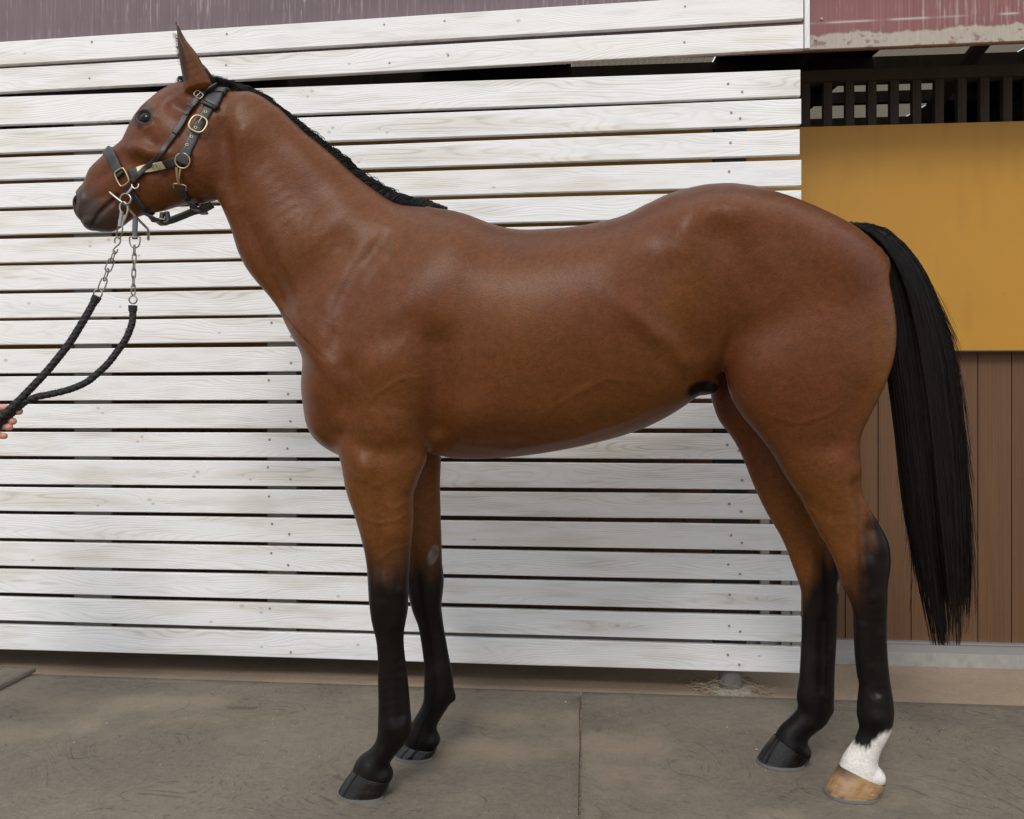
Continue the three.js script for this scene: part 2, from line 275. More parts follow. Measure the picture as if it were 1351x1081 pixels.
class Bump {                                                      // a muscle, tendon or hollow along a short line on the flank
  constructor(pts, wid, amp, side = 0, zo = 0.2) { this.q = pts.map(([x, y]) => at(x, y, zo)); this.w = wid / 495; this.a = amp * (wid >= 12 && zo > 0.09 ? 1.7 : zo <= 0.09 && zo > 0 ? 1.5 : 1); this.side = side; this.c = V(); this.q.forEach((p) => this.c.add(p)); this.c.multiplyScalar(1 / pts.length); this.long = (wid < 5 || pts.length > 2) && this.q[0].distanceTo(this.q[this.q.length - 1]) > 6 * this.w; this.R = Math.max(...this.q.map((p) => p.distanceTo(this.c))) + 2.6 * this.w; }
  near(x, y, R) { return Math.hypot(x - this.c.x, y - this.c.y) < this.R + R; }
  at(x, y, z) {
    if (this.side && z * this.side < 0) return 0;
    const g = sst(0.012, 0.06, Math.abs(z)); if (!g) return 0;
    let best = 1e9, s = 0.5; const q = this.q, n = q.length - 1;
    if (n === 0) best = (x - q[0].x) ** 2 + (y - q[0].y) ** 2;
    for (let i = 0; i < n; i++) { const dx = q[i + 1].x - q[i].x, dy = q[i + 1].y - q[i].y, t = clamp(((x - q[i].x) * dx + (y - q[i].y) * dy) / (dx * dx + dy * dy), 0, 1), d = (x - q[i].x - t * dx) ** 2 + (y - q[i].y - t * dy) ** 2; if (d < best) { best = d; s = (i + t) / n; } }
    if (best > 6.8 * this.w * this.w) return 0;
    const e = this.long ? Math.min(1, 0.15 + 4 * s * (1 - s) * 1.15) : 1;
    return this.a * e * g * (Math.exp(-best / (this.w * this.w)) - 0.0011);
  }
}
const B = (pts, wid, amp, side, zo) => new Bump(pts, wid, amp, side, zo);
const horseBumps = [
  B([[540, 306], [500, 350], [452, 430], [436, 480]], 19, -0.0115), B([[512, 296], [470, 350], [430, 425]], 13, -0.0065), B([[590, 320], [550, 390], [505, 460]], 46, 0.012),   // shoulder blade
  B([[512, 512]], 55, 0.014), B([[520, 560]], 40, 0.009), B([[578, 455], [580, 505], [574, 560]], 22, -0.02), B([[458, 490], [452, 570]], 16, -0.011), B([[416, 515]], 44, 0.005), B([[450, 582], [500, 596], [560, 590]], 14, -0.007),
  B([[462, 470], [545, 432]], 22, -0.005), B([[612, 552]], 30, 0.009), B([[590, 598], [680, 592]], 16, -0.005), B([[640, 540], [760, 560]], 30, 0.004), B([[640, 370]], 60, 0.005),
  B([[796, 388], [834, 421], [858, 441], [884, 454], [915, 480], [944, 502]], 13, 0.0065), B([[852, 436], [872, 462], [905, 486]], 9, 0.003), B([[830, 440], [870, 470], [905, 500]], 16, -0.003), B([[905, 380], [925, 440], [946, 498]], 12, 0.004), B([[872, 372], [908, 450]], 36, -0.013), B([[895, 330]], 30, -0.007), B([[908, 276], [893, 330]], 24, 0.0075), B([[942, 320], [932, 400], [942, 490]], 28, -0.01), B([[850, 340]], 40, -0.005),
  B([[990, 490]], 44, 0.008), B([[1065, 440]], 75, 0.006), B([[1158, 380], [1145, 480], [1120, 575]], 24, -0.006), B([[1000, 300], [1060, 360]], 40, -0.006), B([[950, 268], [1045, 290]], 26, 0.006), B([[1110, 330]], 45, 0.008),
  B([[1085, 632]], 36, 0.007, 1, 0.14), B([[1040, 586], [1090, 592], [1125, 582]], 14, -0.0022, 1, 0.16), B([[1055, 650], [1090, 678], [1115, 684]], 8, -0.004, 1, 0.14), B([[1128, 640], [1146, 700]], 12, -0.009, 1, 0.13), B([[1125, 735]], 18, 0.005, 1, 0.13), B([[1163, 722]], 13, 0.004, 1, 0.12),
  B([[312, 270], [350, 350], [390, 430]], 15, -0.009, 0, 0.1), B([[340, 280], [372, 345], [405, 415]], 16, 0.005, 0, 0.1), B([[292, 150], [296, 215], [304, 268]], 14, -0.014, 0, 0.08), B([[316, 175]], 24, 0.007, 0, 0.08), B([[350, 210], [405, 270]], 32, -0.006, 0, 0.1), B([[410, 325], [450, 290], [495, 282]], 34, 0.0035, 0, 0.12), B([[390, 385], [445, 325]], 26, -0.006, 0, 0.12),
  ...[0, 1, 2, 3, 4, 5].map((i) => B([[640 + i * 34, 400], [650 + i * 36, 470], [668 + i * 38, 540]], 9, 0.0013)),
  B([[930, 290], [975, 345], [1015, 400]], 20, -0.006), B([[985, 280]], 30, 0.006), B([[1130, 520], [1100, 585]], 18, -0.006, 1, 0.17), B([[480, 620], [452, 560]], 16, 0.006, 1, 0.2), B([[560, 610], [545, 640]], 12, 0.006, 1, 0.16),
  B([[168, 194], [142, 221], [118, 243]], 7, -0.0028, 0, 0.06), B([[136, 303], [166, 291]], 8, -0.004, 0, 0.05), B([[112, 274], [126, 262], [138, 258]], 6, -0.0025, 0, 0.05), B([[196, 180], [206, 192]], 8, -0.003, 0, 0.08), B([[240, 262], [268, 262], [286, 248]], 9, 0.004, 0, 0.08),
  B([[262, 225]], 34, 0.012, 0, 0.08), B([[164, 190], [196, 203], [232, 208]], 9, 0.009, 0, 0.08), B([[174, 212], [216, 228]], 13, -0.008, 0, 0.07), B([[226, 137], [240, 145]], 12, -0.011, 0, 0.08), B([[160, 205], [150, 222]], 11, -0.004, 0, 0.06),
  B([[117, 303], [130, 281], [146, 266], [157, 256]], 3, -0.008, 0, 0.05), B([[124, 297], [146, 277]], 8, 0.004, 0, 0.05), B([[104, 250], [109, 266], [103, 282]], 6, 0.004, 0, 0.045), B([[190, 167], [203, 161]], 5, -0.003, 0, 0.08), B([[176, 160], [190, 169], [205, 158]], 4, 0.003, 0, 0.085),
  B([[503, 630], [506, 690], [500, 745]], 7, -0.005, 1, 0.17), B([[524, 630], [524, 700]], 16, 0.005, 1, 0.17), B([[480, 620], [492, 710]], 16, 0.004, 1, 0.17), B([[504, 772]], 13, 0.004, 1, 0.17), B([[528, 782]], 7, 0.005, 1, 0.17), B([[512, 815]], 9, -0.004, 1, 0.16), B([[500, 748]], 8, -0.003, 1, 0.16), B([[522, 960]], 12, 0.005, 1, 0.15), B([[508, 850], [508, 930]], 6, 0.003, 1, 0.15), B([[524, 835], [529, 945]], 6, -0.010, 1, 0.14), B([[1140, 745]], 12, 0.005, 1, 0.13), B([[1150, 700], [1148, 730]], 8, -0.005, 1, 0.13), B([[1125, 780]], 9, 0.003, 1, 0.13), B([[1158, 950]], 12, 0.005, 1, 0.13), B([[1140, 830], [1142, 900]], 6, 0.003, 1, 0.13), B([[1154, 800], [1158, 915]], 6, -0.010, 1, 0.13), B([[1084, 820], [1082, 910]], 6, -0.004, 0, -0.07),
];
const squig = (pts, w, a, zo) => horseBumps.push(B(pts, w, a * 1.5, 1, zo));                          // veins and skin folds
squig([[452, 618], [480, 632], [503, 641], [518, 630]], 3.2, 0.0016, 0.18); squig([[470, 682], [500, 690], [525, 686], [545, 676]], 3, 0.0014, 0.17); squig([[502, 660], [520, 671], [543, 658]], 3, 0.0013, 0.17); squig([[480, 655], [477, 690], [487, 730]], 3, 0.0015, 0.17); squig([[494, 744], [520, 724], [542, 722]], 3, 0.0012, 0.17);
squig([[482, 532], [505, 515], [530, 500], [565, 497]], 3.4, 0.0014, 0.23); squig([[600, 590], [680, 596], [760, 580], [820, 560], [880, 530]], 5, 0.002, 0.18); squig([[715, 548], [760, 520], [800, 500], [855, 506]], 3.6, 0.0012, 0.24); squig([[1005, 543], [1050, 560], [1090, 548], [1135, 518]], 3.4, 0.0013, 0.2); squig([[217, 210], [205, 235], [212, 264]], 3, 0.0015, 0.08); squig([[232, 222], [262, 250], [287, 258]], 3, 0.0014, 0.08);
const horseField = new Field(horseParts, horseBumps);
const shearZ = (x) => -DMID(x);
const CELL = 0.0055;
const tHorse = Date.now();
const bodyGeo = meshField(horseField, [-1.36, -0.01, -0.4], [1.2, 2.16, 0.4], CELL, shearZ);
console.log('horse mesh', bodyGeo.attributes.position.count, bodyGeo.index.count / 3, Date.now() - tHorse, 'ms');
// ---------------------------------------------------------------- materials of the place
const grainField = (u, v, k) => {                                  // growth rings cut lengthwise: long stripes that open into cathedrals
  const cu = u * 5.6;
  const w = 2.2 * fbm(cu * 0.9 + k * 17, v * 0.55 + k * 5, 3, k + 0.5) + 0.35 * fbm(cu * 3.1, v * 2.2, 2, k + 3.5);
  return (v * 1.1 + w * 1.6) * 9;
};
const KNOTS = [0, 1, 2, 3, 4, 5].map((k) => Array.from({ length: 4 }, () => [rnd(), rr(0.12, 0.88), rr(0.5, 0.95)]));
function plankMaps(k) {
  const w = 2048, h = 112, H = new Float32Array(w * h);
  const col = tex(w, h, (u, v, i, j) => {
    let kn = 0, bend = 0;
    for (const [ku, kv, ks] of KNOTS[k]) { const dx = (u - ku) * 5.6 / (0.011 * ks), dy = (v - kv) * 0.1 / (0.008 * ks), d = Math.sqrt(dx * dx + dy * dy); if (d < 7) { bend += 5 * Math.exp(-d * d / 5) ; if (d < 1.25) kn = Math.max(kn, sst(1.25, 0.5, d)); } }
    const g = grainField(u, v, k) + bend, f = g - Math.floor(g), line = Math.exp(-(((f - 0.5) / 0.17) ** 2)) * (0.35 + 0.65 * vnoise(u * 50, v * 9, k + 1.5));
    const pores = vnoise(u * 420, v * 60, k + 9.5), wear = sst(0.47, 0.72, fbm(u * 14, v * 2.2, 4, k + 4.5)), grime = sst(0.45, 0.8, fbm(u * 40, v * 5, 3, k + 7.5));
    const edge = Math.min(v, 1 - v), ed = sst(0.05, 0, edge) * (0.3 + 0.7 * vnoise(u * 60, 3, k));
    let L = 0.82 - 0.13 * line * (0.45 + wear) - 0.05 * sst(0.7, 1, pores) - 0.08 * wear - 0.07 * grime - 0.1 * ed;
    const bl = sst(0.5, 0.78, fbm(u * 7 + 3, v * 0.8, 3, k + 15.5)); let c = [L * (0.965 - 0.01 * bl), L * (0.98 - 0.03 * wear - 0.035 * bl), L * (1.0 - 0.09 * wear - 0.05 * line - 0.07 * bl)];
    if (kn) { const q = 0.55 * kn; c = [mix(c[0], 0.38, q), mix(c[1], 0.33, q), mix(c[2], 0.28, q)]; }
    H[j * w + i] = 0.6 - 0.5 * line - 0.15 * pores - 0.3 * kn;
    return c;
  });
  return { map: col, bumpMap: tex(w, h, (u, v, i, j) => clamp(H[j * w + i] + 0.25, 0, 1), false) };
}
const M = {};
M.slats = [0, 1, 2, 3, 4, 5].map((k) => std({ ...plankMaps(k), bumpScale: 0.001, roughness: 0.85, color: lin(1, 1, 1) }));
const woodMap = (k) => tex(256, 1024, (u, v) => {
  const g = u * 9 + 2.4 * fbm(u * 3, v * 2.2 + k * 3, 3, k + 1.5), f = vnoise(u * 60 + fbm(u * 4, v * 5, 2, k + .5) * 5, v * 14, k + 2.5), p = vnoise(u * 120, v * 38, k + 8.5);
  const s = 0.5 + 0.5 * Math.sin(g * 6.28), L = 0.72 + 0.28 * f + 0.1 * s - 0.18 * sst(0.62, 0.9, p) + 0.3 * (fbm(u * 2, v * 3, 3, k + 12.5) - 0.5);
  return [0.118 * L, 0.054 * L, 0.0195 * L];
});
M.siding = [0, 1, 2].map((k) => std({ map: woodMap(k), roughness: 0.62 }));
M.yellow = std({ map: tex(512, 512, (u, v) => { const n = 0.94 + 0.12 * (fbm(u * 5, v * 5, 4, 1.5) - 0.5) - 0.05 * sst(0.6, 0.8, vnoise(u * 40, v * 6, 2.5)), d = sst(0.93, 0.97, vnoise(u * 70, v * 70, 4.5)) * 0.25; return [0.44 * n * (1 - d), 0.22 * n * (1 - d), 0.018 * n * (1 - d)]; }), roughness: 0.5 });
M.alu = std({ color: lin(0.42, 0.43, 0.44), metalness: 0.75, roughness: 0.45 });
M.darkWood = std({ map: tex(128, 512, (u, v) => { const L = 0.6 + 0.7 * vnoise(u * 30, v * 6, 3.5) * fbm(u * 4, v * 9, 3, 1.5); return [0.062 * L, 0.05 * L, 0.042 * L]; }), roughness: 0.85 });
M.black = std({ color: lin(0.014, 0.013, 0.014), roughness: 0.7 });
M.darkInside = std({ color: lin(0.03, 0.026, 0.022), roughness: 0.95, side: THREE.DoubleSide });
M.sheet = std({ color: lin(0.09, 0.085, 0.08), roughness: 0.7, side: THREE.DoubleSide });
M.clearSheet = phys({ color: lin(0.36, 0.32, 0.26), roughness: 1, transmission: 0.35, thickness: 0, side: THREE.DoubleSide });
M.concrete = std({ map: tex(512, 64, (u, v) => { const L = 0.85 + 0.3 * (fbm(u * 40, v * 30, 4, 2.5) - 0.5) - 0.12 * sst(0.5, 0.75, fbm(u * 30, v * 9, 3, 7.5)); return [0.36 * L, 0.35 * L, 0.325 * L]; }), roughness: 0.9 });
M.pipe = std({ map: tex(64, 64, (u, v) => { const L = 0.8 + 0.4 * fbm(u * 8, v * 8, 3, 1.5); return [0.17 * L, 0.16 * L, 0.15 * L]; }), roughness: 0.6, metalness: 0.3 });
M.screw = std({ color: lin(0.3, 0.28, 0.26), metalness: 0.3, roughness: 0.6 });
function fasciaTex() {
  return tex(2048, 256, (u, v) => {                               // u along 5.6 m, v up the board
    const x = u * 5.6, right = sst(3.1, 3.75, x), streak = vnoise(x * 210, v * 5 + fbm(x * 3, v * 2, 2) * 2, 1.5), fine = vnoise(x * 420, v * 22, 2.5), chalk = sst(0.5, 0.74, fbm(x * 2.1, v * 2.2, 4, 3.5)) ;
    const L = 0.75 + 0.3 * (streak - 0.5) + 0.25 * (fbm(x * 1.5, v * 3, 3, 8.5) - 0.5);
    let c = [mix(0.2, 0.27, right) * L, mix(0.15, 0.115, right) * L, mix(0.165, 0.115, right) * L];
    const wl = sst(0.6, 0.9, streak * 0.65 + fine * 0.45) * (0.3 + 0.6 * chalk); c = c.map((q, i) => mix(q, [0.42, 0.39, 0.4][i], wl * 0.75));
    const e = 0.09 + 0.035 * (fbm(x * 14, 1, 4, 5.5) - 0.5) * 2 + 0.012 * (vnoise(x * 90, 2, 6.5) - 0.5);
    const worn = sst(e + 0.008, e - 0.008, v) * (0.25 + 0.75 * sst(0.28, 0.4, fbm(x * 30, v * 30, 3, 4.5))); c = c.map((q, i) => mix(q, [0.36, 0.33, 0.28][i] * (0.85 + 0.3 * fine), worn * right));
    const ln = Math.exp(-(((v - 0.155 - 0.01 * (x - 3.7)) / 0.006) ** 2)) * right * sst(0.15, 0.4, fbm(x * 9, 4, 2)); return c.map((q) => mix(q, 0.5, 0.7 * ln));
  });
}
M.fascia = std({ map: fasciaTex(), roughness: 0.75 });

// ---------------------------------------------------------------- frame of the wall: x along it, z towards the viewer
const ANG = Math.atan(FPX / 12540), F0 = unproj(1056, HORIZON, 3.01), cA = Math.cos(ANG), sA = Math.sin(ANG);
function onWall(px, off) { const a = (px - PW / 2) / FPX, d = (off + sA * F0.x - cA * F0.z) / (a * sA + cA), X = a * d - F0.x, Zr = -d - F0.z; return { x: X * cA + Zr * sA, d }; }
const hgt = (py, d) => EYE - (py - HORIZON) / FPX * d;
const wallToWorld = (x, y, z) => V(F0.x + x * cA - z * sA, y, F0.z + x * sA + z * cA);
function wallThing(name, label, category, x, z, group, y = 0) { const g = thing(name, label, category, group); g.position.copy(wallToWorld(x, y, z)); g.rotation.y = -ANG; return g; }
const GROUND = -0.02;                                             // the soil; the rubber mats lie on it with their tops at 0

function bar(len, hl, hr, thick, o = {}) {                        // a plank from x = 0 to len: bottom and top height at both ends, bevelled, slightly wavy
  const n = o.n ?? 20, c = o.bevel ?? 0.0022, wav = o.wave ?? 0.0012, s0 = rr(0, 50), pos = [], uv = [], idx = [], u0 = o.u0 ?? rr(0.005, 0.17), flip = rnd() < 0.5;
  const prof = [[0, c, 1], [0, 1 - c, 1], [c, 1, 1], [1 - c, 1, 1], [1, 1 - c, 1], [1, c, 1], [1 - c, 0, 1], [c, 0, 1], [0, c, 1]];   // filled below
  for (let i = 0; i <= n; i++) {
    const t = i / n, x = t * len, b = mix(hl[0], hr[0], t) + wav * (vnoise(x * 2.3 + s0, 1.5) - 0.5) * 2, a = mix(hl[1], hr[1], t) + wav * (vnoise(x * 2.3 + s0, 7.5) - 0.5) * 2, dz = wav * 1.5 * (vnoise(x * 1.7 + s0, 4.5) - 0.5);
    const P = [[0, b + c], [0, a - c], [-c, a], [-thick + c, a], [-thick, a - c], [-thick, b + c], [-thick + c, b], [-c, b], [0, b + c]];
    P.forEach(([z, y], j) => { pos.push(x, y, z + dz); uv.push(flip ? 1 - u0 - x / 5.6 : u0 + x / 5.6, j === 0 || j === 8 ? 0.03 : j === 1 ? 0.97 : j < 4 ? 0.99 : j < 6 ? 0.5 : 0.01); });
  }
  for (let i = 0; i < n; i++) for (let j = 0; j < 8; j++) { const p = i * 9 + j, q = p + 9; idx.push(p, q, p + 1, q, q + 1, p + 1); }
  const base = pos.length / 3;
  for (const i of [0, n]) { const o0 = pos.length / 3; for (let j = 0; j < 8; j++) { const p = (i * 9 + j) * 3; pos.push(pos[p], pos[p + 1], pos[p + 2]); uv.push(u0 + j * 0.002, 0.5 + 0.4 * Math.sin(j)); } for (let j = 1; j < 7; j++) i ? idx.push(o0, o0 + j, o0 + j + 1) : idx.push(o0, o0 + j + 1, o0 + j); }
  const g = new THREE.BufferGeometry(); g.setAttribute('position', new THREE.Float32BufferAttribute(pos, 3)); g.setAttribute('uv', new THREE.Float32BufferAttribute(uv, 2)); g.setIndex(idx);
  const f = g.toNonIndexed(); f.computeVertexNormals(); return f;
}
function box(w, h, d, x, y, z, uvs = 1) { const g = new THREE.BoxGeometry(w, h, d); g.translate(x, y, z); const p = g.attributes.position, uv = g.attributes.uv, n = g.attributes.normal; for (let i = 0; i < p.count; i++) { const X = p.getX(i), Y = p.getY(i), Zz = p.getZ(i); if (Math.abs(n.getX(i)) > 0.5) uv.setXY(i, Zz * uvs, Y * uvs); else if (Math.abs(n.getY(i)) > 0.5) uv.setXY(i, X * uvs, Zz * uvs); else uv.setXY(i, X * uvs, Y * uvs); } return g; }

// ---------------------------------------------------------------- the ground: soil and rubber mats
const SCUFF = Array.from({ length: 34 }, () => [rnd(), rnd(), rr(0.012, 0.04), rr(-3.1, 3.1), rr(0.5, 1.7)]);
function groundTex(kind) {
  const w = 1024, hh = new Float32Array(w * w);
  const map = tex(w, w, (u, v, i, j) => {
    if (kind === 'sand') { const a = fbm(u * 6, v * 6, 5, 1.5, 6), b = vnoise(u * 260, v * 260, 2.5, 260), c = vnoise(u * 90, v * 90, 4.5, 90); hh[j * w + i] = 0.5 * a + 0.3 * b + 0.2 * c; const L = 0.82 + 0.4 * (a - 0.5) + 0.16 * (b - 0.5) + 0.1 * (c - 0.5); return [0.31 * L, 0.235 * L, 0.165 * L]; }
    const a = fbm(u * 5, v * 5, 5, 3.5, 5), dust = sst(0.48, 0.72, fbm(u * 4 + 0.7, v * 5, 5, 6.5, 4)), fine = vnoise(u * 300, v * 300, 1.5, 300), mid = vnoise(u * 70, v * 110, 8.5, 70), sr = 6.283 * fbm(u * 3, v * 3, 2, 12.5, 3), sc = vnoise((u * Math.cos(sr) + v * Math.sin(sr)) * 70, (v * Math.cos(sr) - u * Math.sin(sr)) * 150, 5.5, 0), spot = sst(0.965, 0.985, vnoise(u * 150, v * 150, 9.5, 150));
    hh[j * w + i] = 0.4 * fine + 0.3 * mid + 0.3 * sc - 0.12 * dust;
    let L = 0.8 + 0.55 * (a - 0.5) + 0.3 * (fine - 0.5) + 0.2 * (mid - 0.5) - 0.34 * sst(0.6, 0.9, sc) * (1 - 0.6 * dust);
    let c = [0.163 * L, 0.139 * L, 0.107 * L]; c = [mix(c[0], 0.27, dust * 0.4), mix(c[1], 0.212, dust * 0.4), mix(c[2], 0.145, dust * 0.4)]; let sf = 0; for (const [au, av, ar, a0, aw] of SCUFF) { const dx = u - au, dy = v - av, q = Math.hypot(dx, dy); if (Math.abs(q - ar) < 0.02) { const an = Math.atan2(dy, dx), dl = Math.abs(((an - a0 + 9.42) % 6.283) - 3.1416); if (dl < aw) sf = Math.max(sf, Math.exp(-(((q - ar) / 0.0016) ** 2)) * (1 - dl / aw) * sst(0.2, 0.6, vnoise(u * 300, v * 300, 7.5))); } } c = c.map((q) => q * (1 - 0.65 * sf));
    return c.map((q) => mix(q, 0.34, spot * 0.45));
  });
  const bumpMap = tex(w, w, (u, v, i, j) => clamp(hh[j * w + i], 0, 1), false);
  return { map, bumpMap };
}
const sandT = groundTex('sand'), matT = groundTex('mat');
const rep = (t, s) => { t.repeat.set(s, s); return t; };
M.sand = std({ map: rep(sandT.map, 0.8), bumpMap: rep(sandT.bumpMap, 0.8), bumpScale: 0.004, roughness: 0.95 });
M.mat = std({ map: rep(matT.map, 0.62), bumpMap: rep(matT.bumpMap, 0.62), bumpScale: 0.0028, roughness: 0.8 });
{
  const g = new THREE.PlaneGeometry(800, 800, 1, 1); g.rotateX(-Math.PI / 2); g.translate(0, GROUND, 0);
  const p = g.attributes.position, uv = g.attributes.uv; for (let i = 0; i < p.count; i++) uv.setXY(i, p.getX(i), -p.getZ(i));
  structure('ground', g, M.sand);
}
function matGeo(x0, x1, z0, z1, top, thick) {                      // bevelled sheet with a slightly uneven top and worn edge
  const nx = Math.round((x1 - x0) / 0.04), nz = Math.round((z1 - z0) / 0.04), pos = [], uv = [], idx = [];
  const edgeX = (t, side) => 0.004 * (vnoise(t * 9 + side * 31, 3.5) - 0.5), H = (x, z) => 0.0016 * (fbm(x * 3 + 9, z * 3, 2) - 0.5);
  const W = nx + 3;
  for (let j = -1; j <= nz + 1; j++) for (let i = -1; i <= nx + 1; i++) {
    const a = clamp(i, 0, nx) / nx, b = clamp(j, 0, nz) / nz, skirt = i < 0 || j < 0 || i > nx || j > nz;
    const rim = Math.min(a * (x1 - x0), (1 - a) * (x1 - x0), b * (z1 - z0), (1 - b) * (z1 - z0));
    const x = mix(x0, x1, a) + edgeX(mix(z0, z1, b), a < 0.5 ? 1 : 2), z = mix(z0, z1, b) + edgeX(mix(x0, x1, a), b < 0.5 ? 3 : 4);
    pos.push(x, skirt ? top - thick : top + (rim < 0.01 ? -0.003 : H(x, z)), z); uv.push(x + (skirt ? 0.01 : 0), -z + (skirt ? 0.02 : 0));
  }
  for (let j = 0; j < nz + 2; j++) for (let i = 0; i < nx + 2; i++) { const p = j * W + i; idx.push(p, p + W, p + 1, p + W, p + W + 1, p + 1); }
  const g = new THREE.BufferGeometry(); g.setAttribute('position', new THREE.Float32BufferAttribute(pos, 3)); g.setAttribute('uv', new THREE.Float32BufferAttribute(uv, 2)); g.setIndex(idx); g.computeVertexNormals(); return g;
}
const seamX = onWall(766, -0.05).x, leftX = onWall(46, -0.05).x;
function mat(x0, x1, z0, z1, top, thick, label, du) {
  const t = wallThing('rubber_mat', label, 'mat', x0, z0, 'rubber mats laid along the wall');
  const g = matGeo(0, x1 - x0, 0, z1 - z0, top, thick), uv = g.attributes.uv; for (let i = 0; i < uv.count; i++) uv.setXY(i, uv.getX(i) + du, uv.getY(i) + du * 0.37);
  part('mat_sheet', g, M.mat, t); return t;
}
mat(leftX - 2.2, seamX - 0.004, 0.062, 1.2, 0, 0.019, 'wide dusty rubber mat under the forelegs, ending at the straw-filled seam', 0.13);
mat(seamX + 0.005, seamX + 2.6, 0.058, 1.2, -0.001, 0.018, 'dusty rubber mat under the hind legs, on the brown door side of the seam', 2.41);
mat(leftX - 2.1, leftX, 0.045, 0.75, 0.022, 0.02, 'dark rubber mat overlapping the others, by the left edge below the slats', 4.77);

// ---------------------------------------------------------------- the stable behind: siding, yellow panel, grille, roof
const DOOR = 0.4, xl = -4.9, xr = 2.4;                            // front face of the siding, ends of the building along the wall
const dd = onWall(1200, DOOR).d, yTop = hgt(168, dd), yBot = hgt(463.5, dd), railY0 = hgt(105, dd), railY1 = hgt(90, dd), sideBot = hgt(847, dd);
{
  const t = wallThing('stable_wall', 'brown vertical wood panel wall on a metal sill behind the horse and the slats', 'wall', 0, -DOOR);
  const x1290 = onWall(1290.5, DOOR).x, x1333 = onWall(1335, DOOR).x, W = x1333 - x1290, shapes = [0, 1, 2].map(() => { const g = new THREE.BoxGeometry(W - 0.004, yTop - sideBot, 0.02); g.translate(0, (yTop - sideBot) / 2, -0.01); return g; });
  const n0 = Math.ceil((xl - x1290) / W), n1 = Math.floor((xr - x1290) / W);
  for (let i = n0; i < n1; i++) { const m = part('panel_board', shapes[(i + 300) % 3], M.siding[(i * 7 + 600) % 3], t); m.position.set(x1290 + (i + 0.5) * W, sideBot, -rr(0, 0.0015)); }
  part('backing', box((n1 - n0) * W, yTop - sideBot, 0.02, x1290 + (n0 + n1) / 2 * W, (yTop + sideBot) / 2, -0.034), M.black, t);
  part('sill_rail', mergeGeometries([box(xr - xl, 0.04, 0.03, (xl + xr) / 2, sideBot - 0.022, 0.002), box(xr - xl, 0.006, 0.036, (xl + xr) / 2, sideBot + 0.003, 0.005)]), M.alu, t);
  part('plinth', box(xr - xl, 0.06, 0.09, (xl + xr) / 2, GROUND + 0.024, -0.025), M.concrete, t);
}
{
  const x0 = xl, x1 = xr, t = wallThing('yellow_panel', 'long plain yellow panel fixed on the upper half of the brown wall', 'panel', 0, -DOOR + 0.03);
  const g = new THREE.BoxGeometry(x1 - x0, yTop - yBot, 0.022, 60, 8, 1); g.translate((x0 + x1) / 2, (yTop + yBot) / 2, 0);
  const p = g.attributes.position, uv = g.attributes.uv; for (let i = 0; i < p.count; i++) { uv.setXY(i, p.getX(i) / 1.2, p.getY(i) / 1.2); p.setZ(i, p.getZ(i) + 0.004 * (vnoise(p.getX(i) * 1.4 + 20, p.getY(i) * 2, 0.5) - 0.5)); } g.computeVertexNormals();
  part('panel_face', g, M.yellow, t);
  part('bottom_edge', box(x1 - x0, 0.006, 0.026, (x0 + x1) / 2, yBot - 0.0035, 0), M.black, t);
}
{
  const t = wallThing('window_grille', 'dark grille of upright wooden bars under a rail above the yellow panel', 'grille', 0, -DOOR - 0.02);
  part('rail', box(xr - xl, railY1 - railY0, 0.06, (xl + xr) / 2, (railY0 + railY1) / 2, 0), M.darkWood, t);
  const sp = onWall(1152, DOOR).x - onWall(1122.6, DOOR).x, x0 = onWall(1122.6, DOOR).x, bg = box(0.034, railY0 - yTop + 0.06, 0.03, 0, 0, 0);
  for (let i = Math.ceil((xl - x0) / sp) + 1; i < (xr - x0) / sp; i++) { const m = part('upright_bar', bg, M.darkWood, t); m.position.set(x0 + i * sp, (railY0 + yTop) / 2 - 0.02, -0.002); }
}
